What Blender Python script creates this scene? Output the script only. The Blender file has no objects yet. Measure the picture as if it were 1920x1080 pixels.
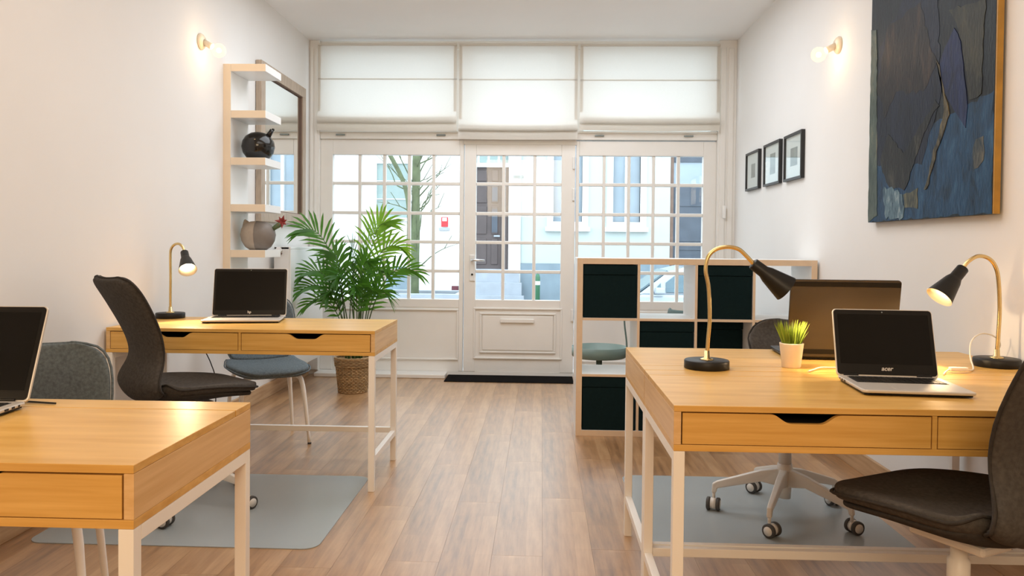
import bpy, bmesh, math, random
from mathutils import Vector, Matrix
random.seed(7)
C = bpy.context.scene.collection
PI = math.pi
sc = bpy.context.scene

# ------------------------------------------------------------------ camera, world, lights, exposure
cam_d = bpy.data.cameras.new('camera'); cam = bpy.data.objects.new('camera', cam_d); C.objects.link(cam)
R_ = Vector((0.9992487, 0.03757743, 0.00948554)); D_ = Vector((0.01024968, -0.02019492, -0.99974352)); F_ = Vector((-0.03737623, 0.99908964, -0.0205649))
m3 = Matrix((R_, -D_, -F_)).transposed()
cam.matrix_world = Matrix.Translation((0, 0, 1.1675)) @ m3.to_4x4()
cam_d.sensor_width = 36; cam_d.lens = 1469.37 / 1920 * 36; cam_d.shift_y = -0.0259
cam_d.clip_start = 0.05; cam_d.clip_end = 200
sc.camera = cam

w = bpy.data.worlds.new('overcast_sky'); sc.world = w; w.use_nodes = True
bg = w.node_tree.nodes['Background']; bg.inputs[0].default_value = (0.84, 0.92, 1.0, 1); bg.inputs[1].default_value = 3.7

def area(name, loc, sx, sy, power, col, rot=(0, 0, 0)):
    d = bpy.data.lights.new(name, 'AREA'); d.shape = 'RECTANGLE'; d.size = sx; d.size_y = sy; d.energy = power; d.color = col
    o = bpy.data.objects.new(name, d); o.location = loc; o.rotation_euler = rot; C.objects.link(o); return o
WARM = (1.0, 0.72, 0.42)
area('rear_room_light', (-0.2, -1.7, 2.3), 1.8, 1.2, 60, (1.0, 0.75, 0.48), (math.radians(66), 0, 0))
area('ceiling_fill', (-0.2, 2.6, 2.93), 2.2, 1.8, 26, (1.0, 0.95, 0.90))  # added fill over the middle of the room, no fitting behind it
area('ceiling_fill', (-0.2, 5.2, 2.93), 2.4, 1.8, 48, (0.88, 0.94, 1.0))  # added cool fill that lifts the window wall and far floor
sc.view_settings.view_transform = 'Standard'; sc.view_settings.look = 'None'
sc.view_settings.exposure = 0.15; sc.view_settings.gamma = 1.0
try: sc.view_settings.use_curve_mapping = False
except Exception: pass
try:
    sc.cycles.max_bounces = 10; sc.cycles.diffuse_bounces = 6; sc.cycles.transparent_max_bounces = 16
    sc.cycles.use_denoising = True; sc.cycles.sample_clamp_indirect = 6
    sc.cycles.caustics_reflective = False; sc.cycles.caustics_refractive = False
except Exception: pass

# ------------------------------------------------------------------ materials
def srgb(r, g, b):
    f = lambda c: (c/255/12.92) if c/255 <= 0.04045 else ((c/255+0.055)/1.055)**2.4
    return (f(r), f(g), f(b), 1)
def mat(name, col, rough=0.5, metal=0.0, noise=0.0, nscale=8, nstretch=(1, 1, 1), bump=0.0, bscale=60, spec=0.5, col2=None, coords='Object', trans=0.0, emit=None, estr=0, objrand=0.0):
    m = bpy.data.materials.new(name); m.use_nodes = True
    nt = m.node_tree; p = nt.nodes['Principled BSDF']
    p.inputs['Base Color'].default_value = col; p.inputs['Roughness'].default_value = rough; p.inputs['Metallic'].default_value = metal
    p.inputs['Specular IOR Level'].default_value = spec
    if trans: p.inputs['Transmission Weight'].default_value = trans
    if emit: p.inputs['Emission Color'].default_value = emit; p.inputs['Emission Strength'].default_value = estr
    if noise or bump or col2:
        tc = nt.nodes.new('ShaderNodeTexCoord'); mp = nt.nodes.new('ShaderNodeMapping'); mp.inputs['Scale'].default_value = nstretch
        nt.links.new(tc.outputs[coords], mp.inputs[0])
        vec = mp.outputs[0]
        if objrand:
            oi = nt.nodes.new('ShaderNodeObjectInfo'); ad = nt.nodes.new('ShaderNodeVectorMath'); ad.operation = 'ADD'
            sc_ = nt.nodes.new('ShaderNodeVectorMath'); sc_.operation = 'SCALE'; sc_.inputs[3].default_value = 37.0
            cb = nt.nodes.new('ShaderNodeCombineXYZ')
            for i in range(3): nt.links.new(oi.outputs['Random'], cb.inputs[i])
            nt.links.new(cb.outputs[0], sc_.inputs[0]); nt.links.new(vec, ad.inputs[0]); nt.links.new(sc_.outputs[0], ad.inputs[1]); vec = ad.outputs[0]
        nz = nt.nodes.new('ShaderNodeTexNoise'); nz.inputs['Scale'].default_value = nscale; nz.inputs['Detail'].default_value = 6
        nt.links.new(vec, nz.inputs['Vector'])
        if noise or col2:
            cr = nt.nodes.new('ShaderNodeValToRGB')
            c2 = col2 or tuple(c*(1-noise) for c in col[:3])+(1,)
            cr.color_ramp.elements[0].color = c2; cr.color_ramp.elements[1].color = col
            cr.color_ramp.elements[0].position = 0.3; cr.color_ramp.elements[1].position = 0.7
            nt.links.new(nz.outputs[0], cr.inputs[0]); out = cr.outputs[0]
            if objrand:
                hs = nt.nodes.new('ShaderNodeHueSaturation'); ma = nt.nodes.new('ShaderNodeMapRange')
                ma.inputs[3].default_value = 1-objrand; ma.inputs[4].default_value = 1+objrand
                nt.links.new(oi.outputs['Random'], ma.inputs[0]); nt.links.new(ma.outputs[0], hs.inputs['Value']); nt.links.new(out, hs.inputs['Color']); out = hs.outputs[0]
            nt.links.new(out, p.inputs['Base Color'])
        if bump:
            n2 = nt.nodes.new('ShaderNodeTexNoise'); n2.inputs['Scale'].default_value = bscale; n2.inputs['Detail'].default_value = 3
            nt.links.new(vec, n2.inputs['Vector'])
            bp = nt.nodes.new('ShaderNodeBump'); bp.inputs['Strength'].default_value = bump; bp.inputs['Distance'].default_value = 0.004
            nt.links.new(n2.outputs[0], bp.inputs['Height']); nt.links.new(bp.outputs[0], p.inputs['Normal'])
    return m

M = {}
M['wall'] = mat('wall_paint', (0.80, 0.79, 0.775, 1), 0.75, bump=0.05, bscale=40, noise=0.02, nscale=3, spec=0.2)
M['ceil'] = mat('ceiling_paint', (0.90, 0.90, 0.90, 1), 0.85, noise=0.02, nscale=2, spec=0.1)
M['joinery'] = mat('white_gloss_paint', (0.80, 0.785, 0.755, 1), 0.35, bump=0.03, bscale=25, noise=0.03, nscale=6)
M['wood'] = mat('birch_foil', srgb(222, 178, 102), 0.32, col2=srgb(202, 154, 76), nscale=5, nstretch=(0.6, 5, 14), bump=0.02, bscale=40, spec=0.4)
M['woodside_lit'] = mat('birch_foil_side_lit', srgb(226, 190, 138), 0.32, col2=srgb(208, 168, 112), nscale=5, nstretch=(5, 0.6, 14), spec=0.4)  # side grain; paler than the fronts to paint in window daylight
M['dark'] = mat('dark_recess', (0.01, 0.008, 0.006, 1), 0.9, noise=0.1)
M['whitemetal'] = mat('white_powder_coat', (0.86, 0.845, 0.81, 1), 0.4, noise=0.02)
M['black'] = mat('black_lacquer', (0.009, 0.0085, 0.008, 1), 0.42, noise=0.1, spec=0.3)
M['brass'] = mat('brushed_brass', (0.74, 0.56, 0.27, 1), 0.26, metal=1.0, noise=0.12, nscale=40)
M['fab_dark'] = mat('dark_grey_felt', (0.080, 0.072, 0.064, 1), 0.95, noise=0.35, nscale=90, bump=0.25, bscale=350, spec=0.15)
M['fab_dark2'] = mat('dark_shell_fabric', (0.046, 0.041, 0.037, 1), 0.9, noise=0.3, nscale=90, bump=0.2, bscale=350, spec=0.15)
M['fab_blue'] = mat('blue_grey_fabric', (0.150, 0.185, 0.205, 1), 0.9, noise=0.4, nscale=110, bump=0.2, bscale=300, spec=0.2)
M['grey_plastic'] = mat('warm_white_plastic', (0.72, 0.69, 0.64, 1), 0.4, noise=0.02)
M['tyre'] = mat('grey_rubber', (0.06, 0.055, 0.05, 1), 0.6, noise=0.1)
M['chairmat'] = mat('matte_grey_vinyl', (0.35, 0.385, 0.395, 1), 0.24, noise=0.05, nscale=1.5, spec=0.35, bump=0.02, bscale=4)
M['rubbermat'] = mat('black_coir', (0.010, 0.009, 0.009, 1), 1.0, noise=0.3, nscale=300, bump=0.5, bscale=600, spec=0.05)
M['white'] = mat('white_melamine', (0.80, 0.80, 0.79, 1), 0.35, noise=0.01)
M['edge'] = mat('beige_front_edge', (0.72, 0.56, 0.40, 1), 0.5, noise=0.06, nscale=9, nstretch=(3, 1, 3))  # beige tint on the front faces of the cube shelf
M['edge_warm'] = mat('white_warm_lit', (0.80, 0.68, 0.53, 1), 0.5, noise=0.03, nscale=9)  # white shelf fronts with warm lamp light painted in as cream
M['petrol'] = mat('petrol_felt_box', (0.0055, 0.0165, 0.019, 1), 0.9, noise=0.2, nscale=60, bump=0.1, bscale=300, spec=0.1)
M['mirrorwood'] = mat('limed_wood', (0.50, 0.40, 0.31, 1), 0.55, noise=0.25, nscale=10, nstretch=(6, 6, 1))
M['mirror'] = mat('mirror_silver', (0.9, 0.92, 0.92, 1), 0.02, metal=1.0)
M['blackglaze'] = mat('black_glaze', (0.010, 0.009, 0.008, 1), 0.15, noise=0.1)
M['beigeclay'] = mat('beige_clay', (0.42, 0.36, 0.30, 1), 0.75, noise=0.1, nscale=30)
M['greyclay'] = mat('grey_clay', (0.20, 0.175, 0.155, 1), 0.55, noise=0.1, nscale=30)
M['stemgreen'] = mat('waxy_stem_green', (0.10, 0.15, 0.07, 1), 0.5, noise=0.2, nscale=40)
M['redpetal'] = mat('deep_red_petal', (0.30, 0.035, 0.03, 1), 0.5, noise=0.3, nscale=30)
def leafmat(name, c1, c2):
    m = mat(name, c1, 0.42, col2=c2, nscale=6, spec=0.4); nt = m.node_tree; p = nt.nodes['Principled BSDF']; out = nt.nodes['Material Output']
    tl = nt.nodes.new('ShaderNodeBsdfTranslucent'); tl.inputs[0].default_value = (min(1, c1[0]*2.2), min(1, c1[1]*1.8), c1[2], 1); mx = nt.nodes.new('ShaderNodeMixShader'); mx.inputs[0].default_value = 0.38
    nt.links.new(p.outputs[0], mx.inputs[1]); nt.links.new(tl.outputs[0], mx.inputs[2]); nt.links.new(mx.outputs[0], out.inputs[0]); return m
M['leaf'] = leafmat('palm_leaf', (0.065, 0.20, 0.030, 1), (0.030, 0.105, 0.020, 1))
M['leaf_lit'] = leafmat('palm_leaf_lit', (0.17, 0.36, 0.045, 1), (0.085, 0.22, 0.03, 1))  # same leaf, window light painted in as a brighter green
M['palmstem'] = mat('palm_stem', (0.05, 0.11, 0.025, 1), 0.5, noise=0.3)
M['soil'] = mat('potting_soil', (0.02, 0.013, 0.008, 1), 1.0, noise=0.4, nscale=80)
M['wicker'] = mat('wicker', (0.47, 0.30, 0.14, 1), 0.7, noise=0.45, nscale=40, bump=0.4, bscale=90, objrand=0.15)
M['pot'] = mat('matte_ceramic', (0.78, 0.68, 0.56, 1), 0.6, noise=0.06, nscale=30)
M['grass'] = mat('plastic_grass', (0.30, 0.42, 0.04, 1), 0.5, noise=0.6, nscale=14)
M['screen'] = mat('laptop_glass', (0.005, 0.0045, 0.004, 1), 0.22, noise=0.05, spec=0.15)
M['bezel'] = mat('black_bezel', (0.008, 0.0075, 0.007, 1), 0.35, noise=0.05, spec=0.2)
M['silver'] = mat('silver_plastic', (0.62, 0.58, 0.53, 1), 0.38, metal=0.35, noise=0.04)
M['key'] = mat('black_key', (0.015, 0.014, 0.013, 1), 0.4, noise=0.05)
M['lid'] = mat('glossy_brown_lid', (0.040, 0.031, 0.023, 1), 0.24, noise=0.15, nscale=3, nstretch=(1, 1, 6))
M['logo'] = mat('logo_silver', (0.65, 0.62, 0.58, 1), 0.3, metal=0.6)
M['cable'] = mat('white_cable', (0.80, 0.76, 0.68, 1), 0.45, noise=0.02)
M['blackcable'] = mat('black_cable', (0.012, 0.012, 0.012, 1), 0.5, noise=0.02)
M['frame'] = mat('black_frame', (0.010, 0.011, 0.013, 1), 0.4, noise=0.05)
M['mount'] = mat('white_mount', (0.78, 0.78, 0.77, 1), 0.6, noise=0.02)
M['print'] = mat('grey_print', (0.30, 0.34, 0.34, 1), 0.6, noise=0.5, nscale=12)
M['gilt'] = mat('ochre_edge', (0.46, 0.24, 0.03, 1), 0.5, noise=0.3, nscale=14)
M['porcelain'] = mat('cream_porcelain', (0.80, 0.70, 0.55, 1), 0.25, noise=0.02)
M['chrome'] = mat('satin_metal', (0.7, 0.7, 0.7, 1), 0.3, metal=1.0)
M['baseboard'] = mat('oak_baseboard', srgb(196, 164, 128), 0.5, col2=srgb(168, 134, 98), nscale=4, nstretch=(8, 0.8, 10))
M['radiator'] = mat('radiator_enamel', (0.78, 0.78, 0.765, 1), 0.3, noise=0.02)
M['sage'] = mat('sage_powder_coat', (0.205, 0.285, 0.26, 1), 0.45, noise=0.04)
M['teal'] = mat('dusty_teal_fabric', (0.11, 0.165, 0.16, 1), 0.9, noise=0.2, nscale=60)
M['warmbulb'] = mat('warm_bulb', (1, 0.8, 0.5, 1), 0.5, emit=(1.0, 0.70, 0.36, 1), estr=45)
M['filament'] = mat('warm_bulb_core', (1, 0.8, 0.5, 1), 0.5, emit=(1.0, 0.66, 0.34, 1), estr=26)
M['shadein'] = mat('shade_lining', (0.8, 0.76, 0.66, 1), 0.4, noise=0.02)
# outside
M['render'] = mat('pale_green_render', (0.47, 0.535, 0.52, 1), 0.9, noise=0.06, nscale=1.2)
M['whiterender'] = mat('white_render', (0.70, 0.70, 0.69, 1), 0.9, noise=0.03, nscale=1)
M['plinth'] = mat('blue_grey_plinth', (0.22, 0.29, 0.34, 1), 0.8, noise=0.2, nscale=3)
M['olddoor'] = mat('dark_brown_door', (0.095, 0.075, 0.075, 1), 0.6, noise=0.25, nscale=4)
M['slate'] = mat('slate_blue_door', (0.075, 0.095, 0.125, 1), 0.6, noise=0.25, nscale=4)
M['brownedge'] = mat('brown_stone', (0.20, 0.13, 0.10, 1), 0.8, noise=0.2)
M['bluepane'] = mat('dull_window_glass', (0.30, 0.37, 0.43, 1), 0.15, noise=0.15, nscale=2)
M['shutter'] = mat('grey_green_shutter', (0.26, 0.34, 0.33, 1), 0.7, noise=0.08)
M['step'] = mat('blue_stone', (0.36, 0.40, 0.45, 1), 0.8, noise=0.15, nscale=5)
M['asphalt'] = mat('asphalt', (0.34, 0.34, 0.34, 1), 0.9, noise=0.2, nscale=12)
M['pave'] = mat('paving_grey', (0.45, 0.45, 0.46, 1), 0.9, noise=0.2, nscale=6)
M['bark'] = mat('mossy_bark', (0.13, 0.16, 0.085, 1), 0.9, noise=0.4, nscale=10)
M['carpaint'] = mat('silver_car_paint', (0.36, 0.41, 0.46, 1), 0.25, metal=0.4)
M['carglass'] = mat('car_glass', (0.10, 0.17, 0.21, 1), 0.08, noise=0.2, nscale=3)
M['bollard'] = mat('green_enamel', (0.03, 0.14, 0.07, 1), 0.4, noise=0.05)
M['red'] = mat('red_sign', (0.65, 0.03, 0.04, 1), 0.5, noise=0.05)
M['maroon'] = mat('maroon_box', (0.12, 0.02, 0.035, 1), 0.5, noise=0.2)

def glass_mat(name, tint, fac_min=0.03):
    m = bpy.data.materials.new(name); m.use_nodes = True; nt = m.node_tree
    for n in list(nt.nodes):
        if n.type == 'BSDF_PRINCIPLED': nt.nodes.remove(n)
    out = nt.nodes['Material Output']
    tr = nt.nodes.new('ShaderNodeBsdfTransparent'); tr.inputs[0].default_value = tint
    gl = nt.nodes.new('ShaderNodeBsdfGlossy'); gl.inputs['Roughness'].default_value = 0.02
    fr = nt.nodes.new('ShaderNodeFresnel'); ge = nt.nodes.new('ShaderNodeNewGeometry'); mr = nt.nodes.new('ShaderNodeMapRange'); mr.inputs[3].default_value = 1.33; mr.inputs[4].default_value = 1/1.33; nt.links.new(ge.outputs['Backfacing'], mr.inputs[0]); nt.links.new(mr.outputs[0], fr.inputs[0])
    mx = nt.nodes.new('ShaderNodeMixShader')
    nt.links.new(fr.outputs[0], mx.inputs[0]); nt.links.new(tr.outputs[0], mx.inputs[1]); nt.links.new(gl.outputs[0], mx.inputs[2]); nt.links.new(mx.outputs[0], out.inputs[0])
    return m
M['glass'] = glass_mat('window_glass', (0.95, 0.98, 0.98, 1))
def globe_mat():
    m = bpy.data.materials.new('opal_globe_glass'); m.use_nodes = True; nt = m.node_tree
    for n in list(nt.nodes):
        if n.type == 'BSDF_PRINCIPLED': nt.nodes.remove(n)
    out = nt.nodes['Material Output']
    tr = nt.nodes.new('ShaderNodeBsdfTransparent'); tr.inputs[0].default_value = (1, 0.96, 0.9, 1)
    tl = nt.nodes.new('ShaderNodeBsdfTranslucent'); tl.inputs[0].default_value = (1, 0.9, 0.75, 1)
    mx = nt.nodes.new('ShaderNodeMixShader'); mx.inputs[0].default_value = 0.06
    nt.links.new(tr.outputs[0], mx.inputs[1]); nt.links.new(tl.outputs[0], mx.inputs[2]); nt.links.new(mx.outputs[0], out.inputs[0])
    return m
M['globe'] = globe_mat()
def linen():
    m = bpy.data.materials.new('off_white_linen'); m.use_nodes = True; nt = m.node_tree
    for n in list(nt.nodes):
        if n.type == 'BSDF_PRINCIPLED': nt.nodes.remove(n)
    out = nt.nodes['Material Output']
    tc = nt.nodes.new('ShaderNodeTexCoord'); mp = nt.nodes.new('ShaderNodeMapping'); mp.inputs['Scale'].default_value = (30, 30, 260)
    nz = nt.nodes.new('ShaderNodeTexNoise'); nz.inputs['Scale'].default_value = 2
    cr = nt.nodes.new('ShaderNodeValToRGB'); cr.color_ramp.elements[0].color = (0.80, 0.77, 0.72, 1); cr.color_ramp.elements[1].color = (0.87, 0.84, 0.79, 1)
    nt.links.new(tc.outputs['Object'], mp.inputs[0]); nt.links.new(mp.outputs[0], nz.inputs['Vector']); nt.links.new(nz.outputs[0], cr.inputs[0])
    df = nt.nodes.new('ShaderNodeBsdfDiffuse'); tl = nt.nodes.new('ShaderNodeBsdfTranslucent'); mx = nt.nodes.new('ShaderNodeMixShader'); mx.inputs[0].default_value = 0.52
    nt.links.new(cr.outputs[0], df.inputs[0]); nt.links.new(cr.outputs[0], tl.inputs[0])
    nt.links.new(df.outputs[0], mx.inputs[1]); nt.links.new(tl.outputs[0], mx.inputs[2]); nt.links.new(mx.outputs[0], out.inputs[0])
    return m
M['linen'] = linen()
def floor_mat():
    m = bpy.data.materials.new('oak_strip_laminate'); m.use_nodes = True; nt = m.node_tree; p = nt.nodes['Principled BSDF']
    p.inputs['Roughness'].default_value = 0.34; p.inputs['Specular IOR Level'].default_value = 0.6; p.inputs['Coat Weight'].default_value = 1.0; p.inputs['Coat Roughness'].default_value = 0.36; p.inputs['Coat IOR'].default_value = 1.6
    tc = nt.nodes.new('ShaderNodeTexCoord'); oi = nt.nodes.new('ShaderNodeObjectInfo')
    # strips inside each plank: brick texture rotated so that strips run along Y
    sp = nt.nodes.new('ShaderNodeSeparateXYZ'); nt.links.new(tc.outputs['Object'], sp.inputs[0])
    cb = nt.nodes.new('ShaderNodeCombineXYZ'); nt.links.new(sp.outputs[1], cb.inputs[0]); nt.links.new(sp.outputs[0], cb.inputs[1])
    br = nt.nodes.new('ShaderNodeTexBrick'); br.inputs['Scale'].default_value = 1.0
    br.inputs['Brick Width'].default_value = 0.42; br.inputs['Row Height'].default_value = 0.0633; br.inputs['Mortar Size'].default_value = 0.0006
    br.inputs['Color1'].default_value = (0.15, 0.15, 0.15, 1); br.inputs['Color2'].default_value = (0.85, 0.85, 0.85, 1); br.inputs['Mortar'].default_value = (0.2, 0.2, 0.2, 1)
    br.offset = 0.37; br.offset_frequency = 2
    nt.links.new(cb.outputs[0], br.inputs['Vector'])
    mp = nt.nodes.new('ShaderNodeMapping'); mp.inputs['Scale'].default_value = (26, 2.2, 1); nt.links.new(tc.outputs['Object'], mp.inputs[0])
    nz = nt.nodes.new('ShaderNodeTexNoise'); nz.inputs['Scale'].default_value = 1.6; nz.inputs['Detail'].default_value = 8; nz.inputs['Roughness'].default_value = 0.6
    nt.links.new(mp.outputs[0], nz.inputs['Vector'])
    mp2 = nt.nodes.new('ShaderNodeMapping'); mp2.inputs['Scale'].default_value = (7, 2.0, 1); nt.links.new(tc.outputs['Object'], mp2.inputs[0])
    n2 = nt.nodes.new('ShaderNodeTexNoise'); n2.inputs['Scale'].default_value = 2.2; n2.inputs['Detail'].default_value = 3
    nt.links.new(mp2.outputs[0], n2.inputs['Vector'])
    def math_(op, a, b):
        n = nt.nodes.new('ShaderNodeMath'); n.operation = op
        for i, v in enumerate((a, b)):
            if isinstance(v, (int, float)): n.inputs[i].default_value = v
            else: nt.links.new(v, n.inputs[i])
        return n.outputs[0]
    v = math_('ADD', math_('MULTIPLY', br.outputs[0], 0.30), math_('MULTIPLY', nz.outputs[0], 0.62))
    v = math_('ADD', v, math_('MULTIPLY', n2.outputs[0], 0.34))
    v = math_('ADD', v, math_('MULTIPLY', oi.outputs['Random'], 0.10))
    cr = nt.nodes.new('ShaderNodeValToRGB'); e = cr.color_ramp.elements
    e[0].position = 0.34; e[0].color = srgb(90, 60, 34); e[1].position = 0.98; e[1].color = srgb(206, 168, 124)
    x = e.new(0.62); x.color = srgb(166, 124, 82)
    nt.links.new(v, cr.inputs[0]); nt.links.new(cr.outputs[0], p.inputs['Base Color'])
    bp = nt.nodes.new('ShaderNodeBump'); bp.inputs['Strength'].default_value = 0.06; bp.inputs['Distance'].default_value = 0.002
    nt.links.new(nz.outputs[0], bp.inputs['Height']); nt.links.new(bp.outputs[0], p.inputs['Normal'])
    return m
M['floor'] = floor_mat()
def canvas_mat(name, c1, c2, c3, scale=5, st=(1, 2.2, 1)):
    f = {'canvas_slate': 0.30, 'canvas_blue': 0.62, 'canvas_navy': 0.34, 'canvas_brown': 0.36, 'canvas_char': 0.34, 'canvas_deep': 0.50, 'canvas_olive': 0.42, 'canvas_seam': 0.6, 'canvas_sage': 0.6, 'canvas_pale': 0.75, 'canvas_tan': 0.6}.get(name, 0.5)
    c1, c2, c3 = [tuple(v*k for v in c[:3])+(1,) for c, k in ((c1, f*0.8), (c2, f), (c3, f*1.25))]
    m = bpy.data.materials.new(name); m.use_nodes = True; nt = m.node_tree; p = nt.nodes['Principled BSDF']; p.inputs['Roughness'].default_value = 0.55; p.inputs['Specular IOR Level'].default_value = 0.25
    tc = nt.nodes.new('ShaderNodeTexCoord'); mp = nt.nodes.new('ShaderNodeMapping'); mp.inputs['Scale'].default_value = (1, 2.6, 1.0); nt.links.new(tc.outputs['Object'], mp.inputs[0])
    nz = nt.nodes.new('ShaderNodeTexNoise'); nz.inputs['Scale'].default_value = scale; nz.inputs['Detail'].default_value = 9; nz.inputs['Roughness'].default_value = 0.68; nz.inputs['Distortion'].default_value = 0.6
    nt.links.new(mp.outputs[0], nz.inputs['Vector'])
    cr = nt.nodes.new('ShaderNodeValToRGB'); e = cr.color_ramp.elements
    e[0].position = 0.34; e[0].color = c1; e[1].position = 0.74; e[1].color = c3; x = e.new(0.54); x.color = c2
    nt.links.new(nz.outputs[0], cr.inputs[0]); nt.links.new(cr.outputs[0], p.inputs['Base Color'])
    n2 = nt.nodes.new('ShaderNodeTexNoise'); n2.inputs['Scale'].default_value = 26; n2.inputs['Detail'].default_value = 6; nt.links.new(mp.outputs[0], n2.inputs['Vector'])
    bp = nt.nodes.new('ShaderNodeBump'); bp.inputs['Strength'].default_value = 0.5; bp.inputs['Distance'].default_value = 0.006
    nt.links.new(n2.outputs[0], bp.inputs['Height']); nt.links.new(bp.outputs[0], p.inputs['Normal'])
    return m

# ------------------------------------------------------------------ helpers
class MB:
    def __init__(s): s.bm = bmesh.new()
    def box(s, x0, x1, y0, y1, z0, z1, mi=0):
        v = [s.bm.verts.new((x, y, z)) for x in (x0, x1) for y in (y0, y1) for z in (z0, z1)]
        for f in ((0, 1, 3, 2), (4, 6, 7, 5), (0, 4, 5, 1), (2, 3, 7, 6), (0, 2, 6, 4), (1, 5, 7, 3)):
            fc = s.bm.faces.new([v[i] for i in f]); fc.material_index = mi
        return s
    def prism(s, pts, ax, a, b, mi=0):
        """polygon pts in the plane normal to axis ax ('x','y','z'), extruded from a to b"""
        def P(u, v, t): return {'x': (t, u, v), 'y': (u, t, v), 'z': (u, v, t)}[ax]
        A = [s.bm.verts.new(P(u, v, a)) for u, v in pts]; B = [s.bm.verts.new(P(u, v, b)) for u, v in pts]
        n = len(pts); fs = [s.bm.faces.new(A), s.bm.faces.new(B[::-1])]
        for i in range(n): fs.append(s.bm.faces.new((A[i], B[i], B[(i+1) % n], A[(i+1) % n])))
        for f in fs: f.material_index = mi
        return s
    def tube(s, pts, r, n=8, cap=True, mi=0):
        pts = [Vector(p) for p in pts]; rs = r if isinstance(r, (list, tuple)) else [r]*len(pts)
        rings = []; up = None
        for i, p in enumerate(pts):
            t = (pts[min(i+1, len(pts)-1)]-pts[max(i-1, 0)]).normalized()
            if up is None:
                up = Vector((0, 0, 1)) if abs(t.z) < 0.9 else Vector((1, 0, 0))
            a = (up-t*up.dot(t)); a = a.normalized() if a.length > 1e-6 else t.orthogonal().normalized(); up = a
            b = t.cross(a)
            rings.append([s.bm.verts.new(p+(a*math.cos(2*PI*k/n)+b*math.sin(2*PI*k/n))*rs[i]) for k in range(n)])
        for i in range(len(rings)-1):
            for k in range(n):
                f = s.bm.faces.new((rings[i][k], rings[i][(k+1) % n], rings[i+1][(k+1) % n], rings[i+1][k])); f.smooth = True; f.material_index = mi
        if cap:
            s.bm.faces.new(rings[0][::-1]).material_index = mi; s.bm.faces.new(rings[-1]).material_index = mi
        return s
    def lathe(s, prof, n=24, c=(0, 0, 0), mat=None, smooth=True, mi=0):
        """prof: list of (r, z); revolved about z, placed with optional matrix"""
        rings = []
        for r, z in prof:
            if r < 1e-6: rings.append([s.bm.verts.new((c[0], c[1], c[2]+z))])
            else: rings.append([s.bm.verts.new((c[0]+r*math.cos(2*PI*k/n), c[1]+r*math.sin(2*PI*k/n), c[2]+z)) for k in range(n)])
        new = [v for r in rings for v in r]
        for i in range(len(rings)-1):
            a, b = rings[i], rings[i+1]
            for k in range(n):
                k2 = (k+1) % n
                if len(a) == 1 and len(b) == 1: continue
                if len(a) == 1: f = s.bm.faces.new((a[0], b[k2], b[k]))
                elif len(b) == 1: f = s.bm.faces.new((a[k], a[k2], b[0]))
                else: f = s.bm.faces.new((a[k], a[k2], b[k2], b[k]))
                f.smooth = smooth; f.material_index = mi
        if mat is not None:
            for v in new: v.co = mat @ v.co
        return s
    def build(s, name, m, parent=None, bevel=0, sub=0, seg=2, normals=True):
        if normals: bmesh.ops.recalc_face_normals(s.bm, faces=s.bm.faces)
        me = bpy.data.meshes.new(name); s.bm.to_mesh(me); s.bm.free()
        for x in (m if isinstance(m, (list, tuple)) else [m]): me.materials.append(x)
        o = bpy.data.objects.new(name, me); C.objects.link(o)
        if parent: o.parent = parent
        if bevel:
            b = o.modifiers.new('bevel', 'BEVEL'); b.width = bevel; b.segments = seg; b.limit_method = 'ANGLE'; b.angle_limit = 0.6
            b.harden_normals = False
        if sub:
            b = o.modifiers.new('subdivision', 'SUBSURF'); b.levels = sub; b.render_levels = sub
        return o

def tag(o, label=None, cat=None, group=None, kind=None):
    if label: o['label'] = label
    if cat: o['category'] = cat
    if group: o['group'] = group
    if kind: o['kind'] = kind
    return o
def thing(name, label, cat, loc=(0, 0, 0), rotz=0, group=None, kind=None):
    o = bpy.data.objects.new(name, None); o.empty_display_size = 0.05; C.objects.link(o)
    o.location = loc; o.rotation_euler = (0, 0, rotz)
    return tag(o, label, cat, group, kind)
def struct(name, label=None, loc=(0, 0, 0)):
    o = bpy.data.objects.new(name, None); C.objects.link(o); o.location = loc
    return tag(o, label, None, None, 'structure')
def kids(o): return [c for c in list(o.children)]
def copy_tree(o, parent=None):
    c = o.copy(); C.objects.link(c)
    if parent: c.parent = parent
    for ch in kids(o): copy_tree(ch, c)
    return c
def share(o, parent, loc=None, name=None):
    c = o.copy(); C.objects.link(c); c.parent = parent
    if loc is not None: c.location = loc
    return c
def bx(name, m, x0, x1, y0, y1, z0, z1, parent=None, bevel=0):
    return MB().box(x0, x1, y0, y1, z0, z1).build(name, m, parent, bevel)
def rrect(x0, x1, y0, y1, r, n=6):
    pts = []
    for cx, cy, a0 in ((x1-r, y1-r, 0), (x0+r, y1-r, PI/2), (x0+r, y0+r, PI), (x1-r, y0+r, 1.5*PI)):
        for k in range(n+1): pts.append((cx+r*math.cos(a0+PI/2*k/n), cy+r*math.sin(a0+PI/2*k/n)))
    return pts
def smooth_path(pts, n=8):
    pts = [Vector(p) for p in pts]; out = []
    for i in range(len(pts)-1):
        p0, p1, p2, p3 = pts[max(i-1, 0)], pts[i], pts[i+1], pts[min(i+2, len(pts)-1)]
        for k in range(n):
            t = k/n
            out.append(0.5*((2*p1)+(p2-p0)*t+(2*p0-5*p1+4*p2-p3)*t*t+(3*p1-p0-3*p2+p3)*t**3))
    out.append(pts[-1]); return out
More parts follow.
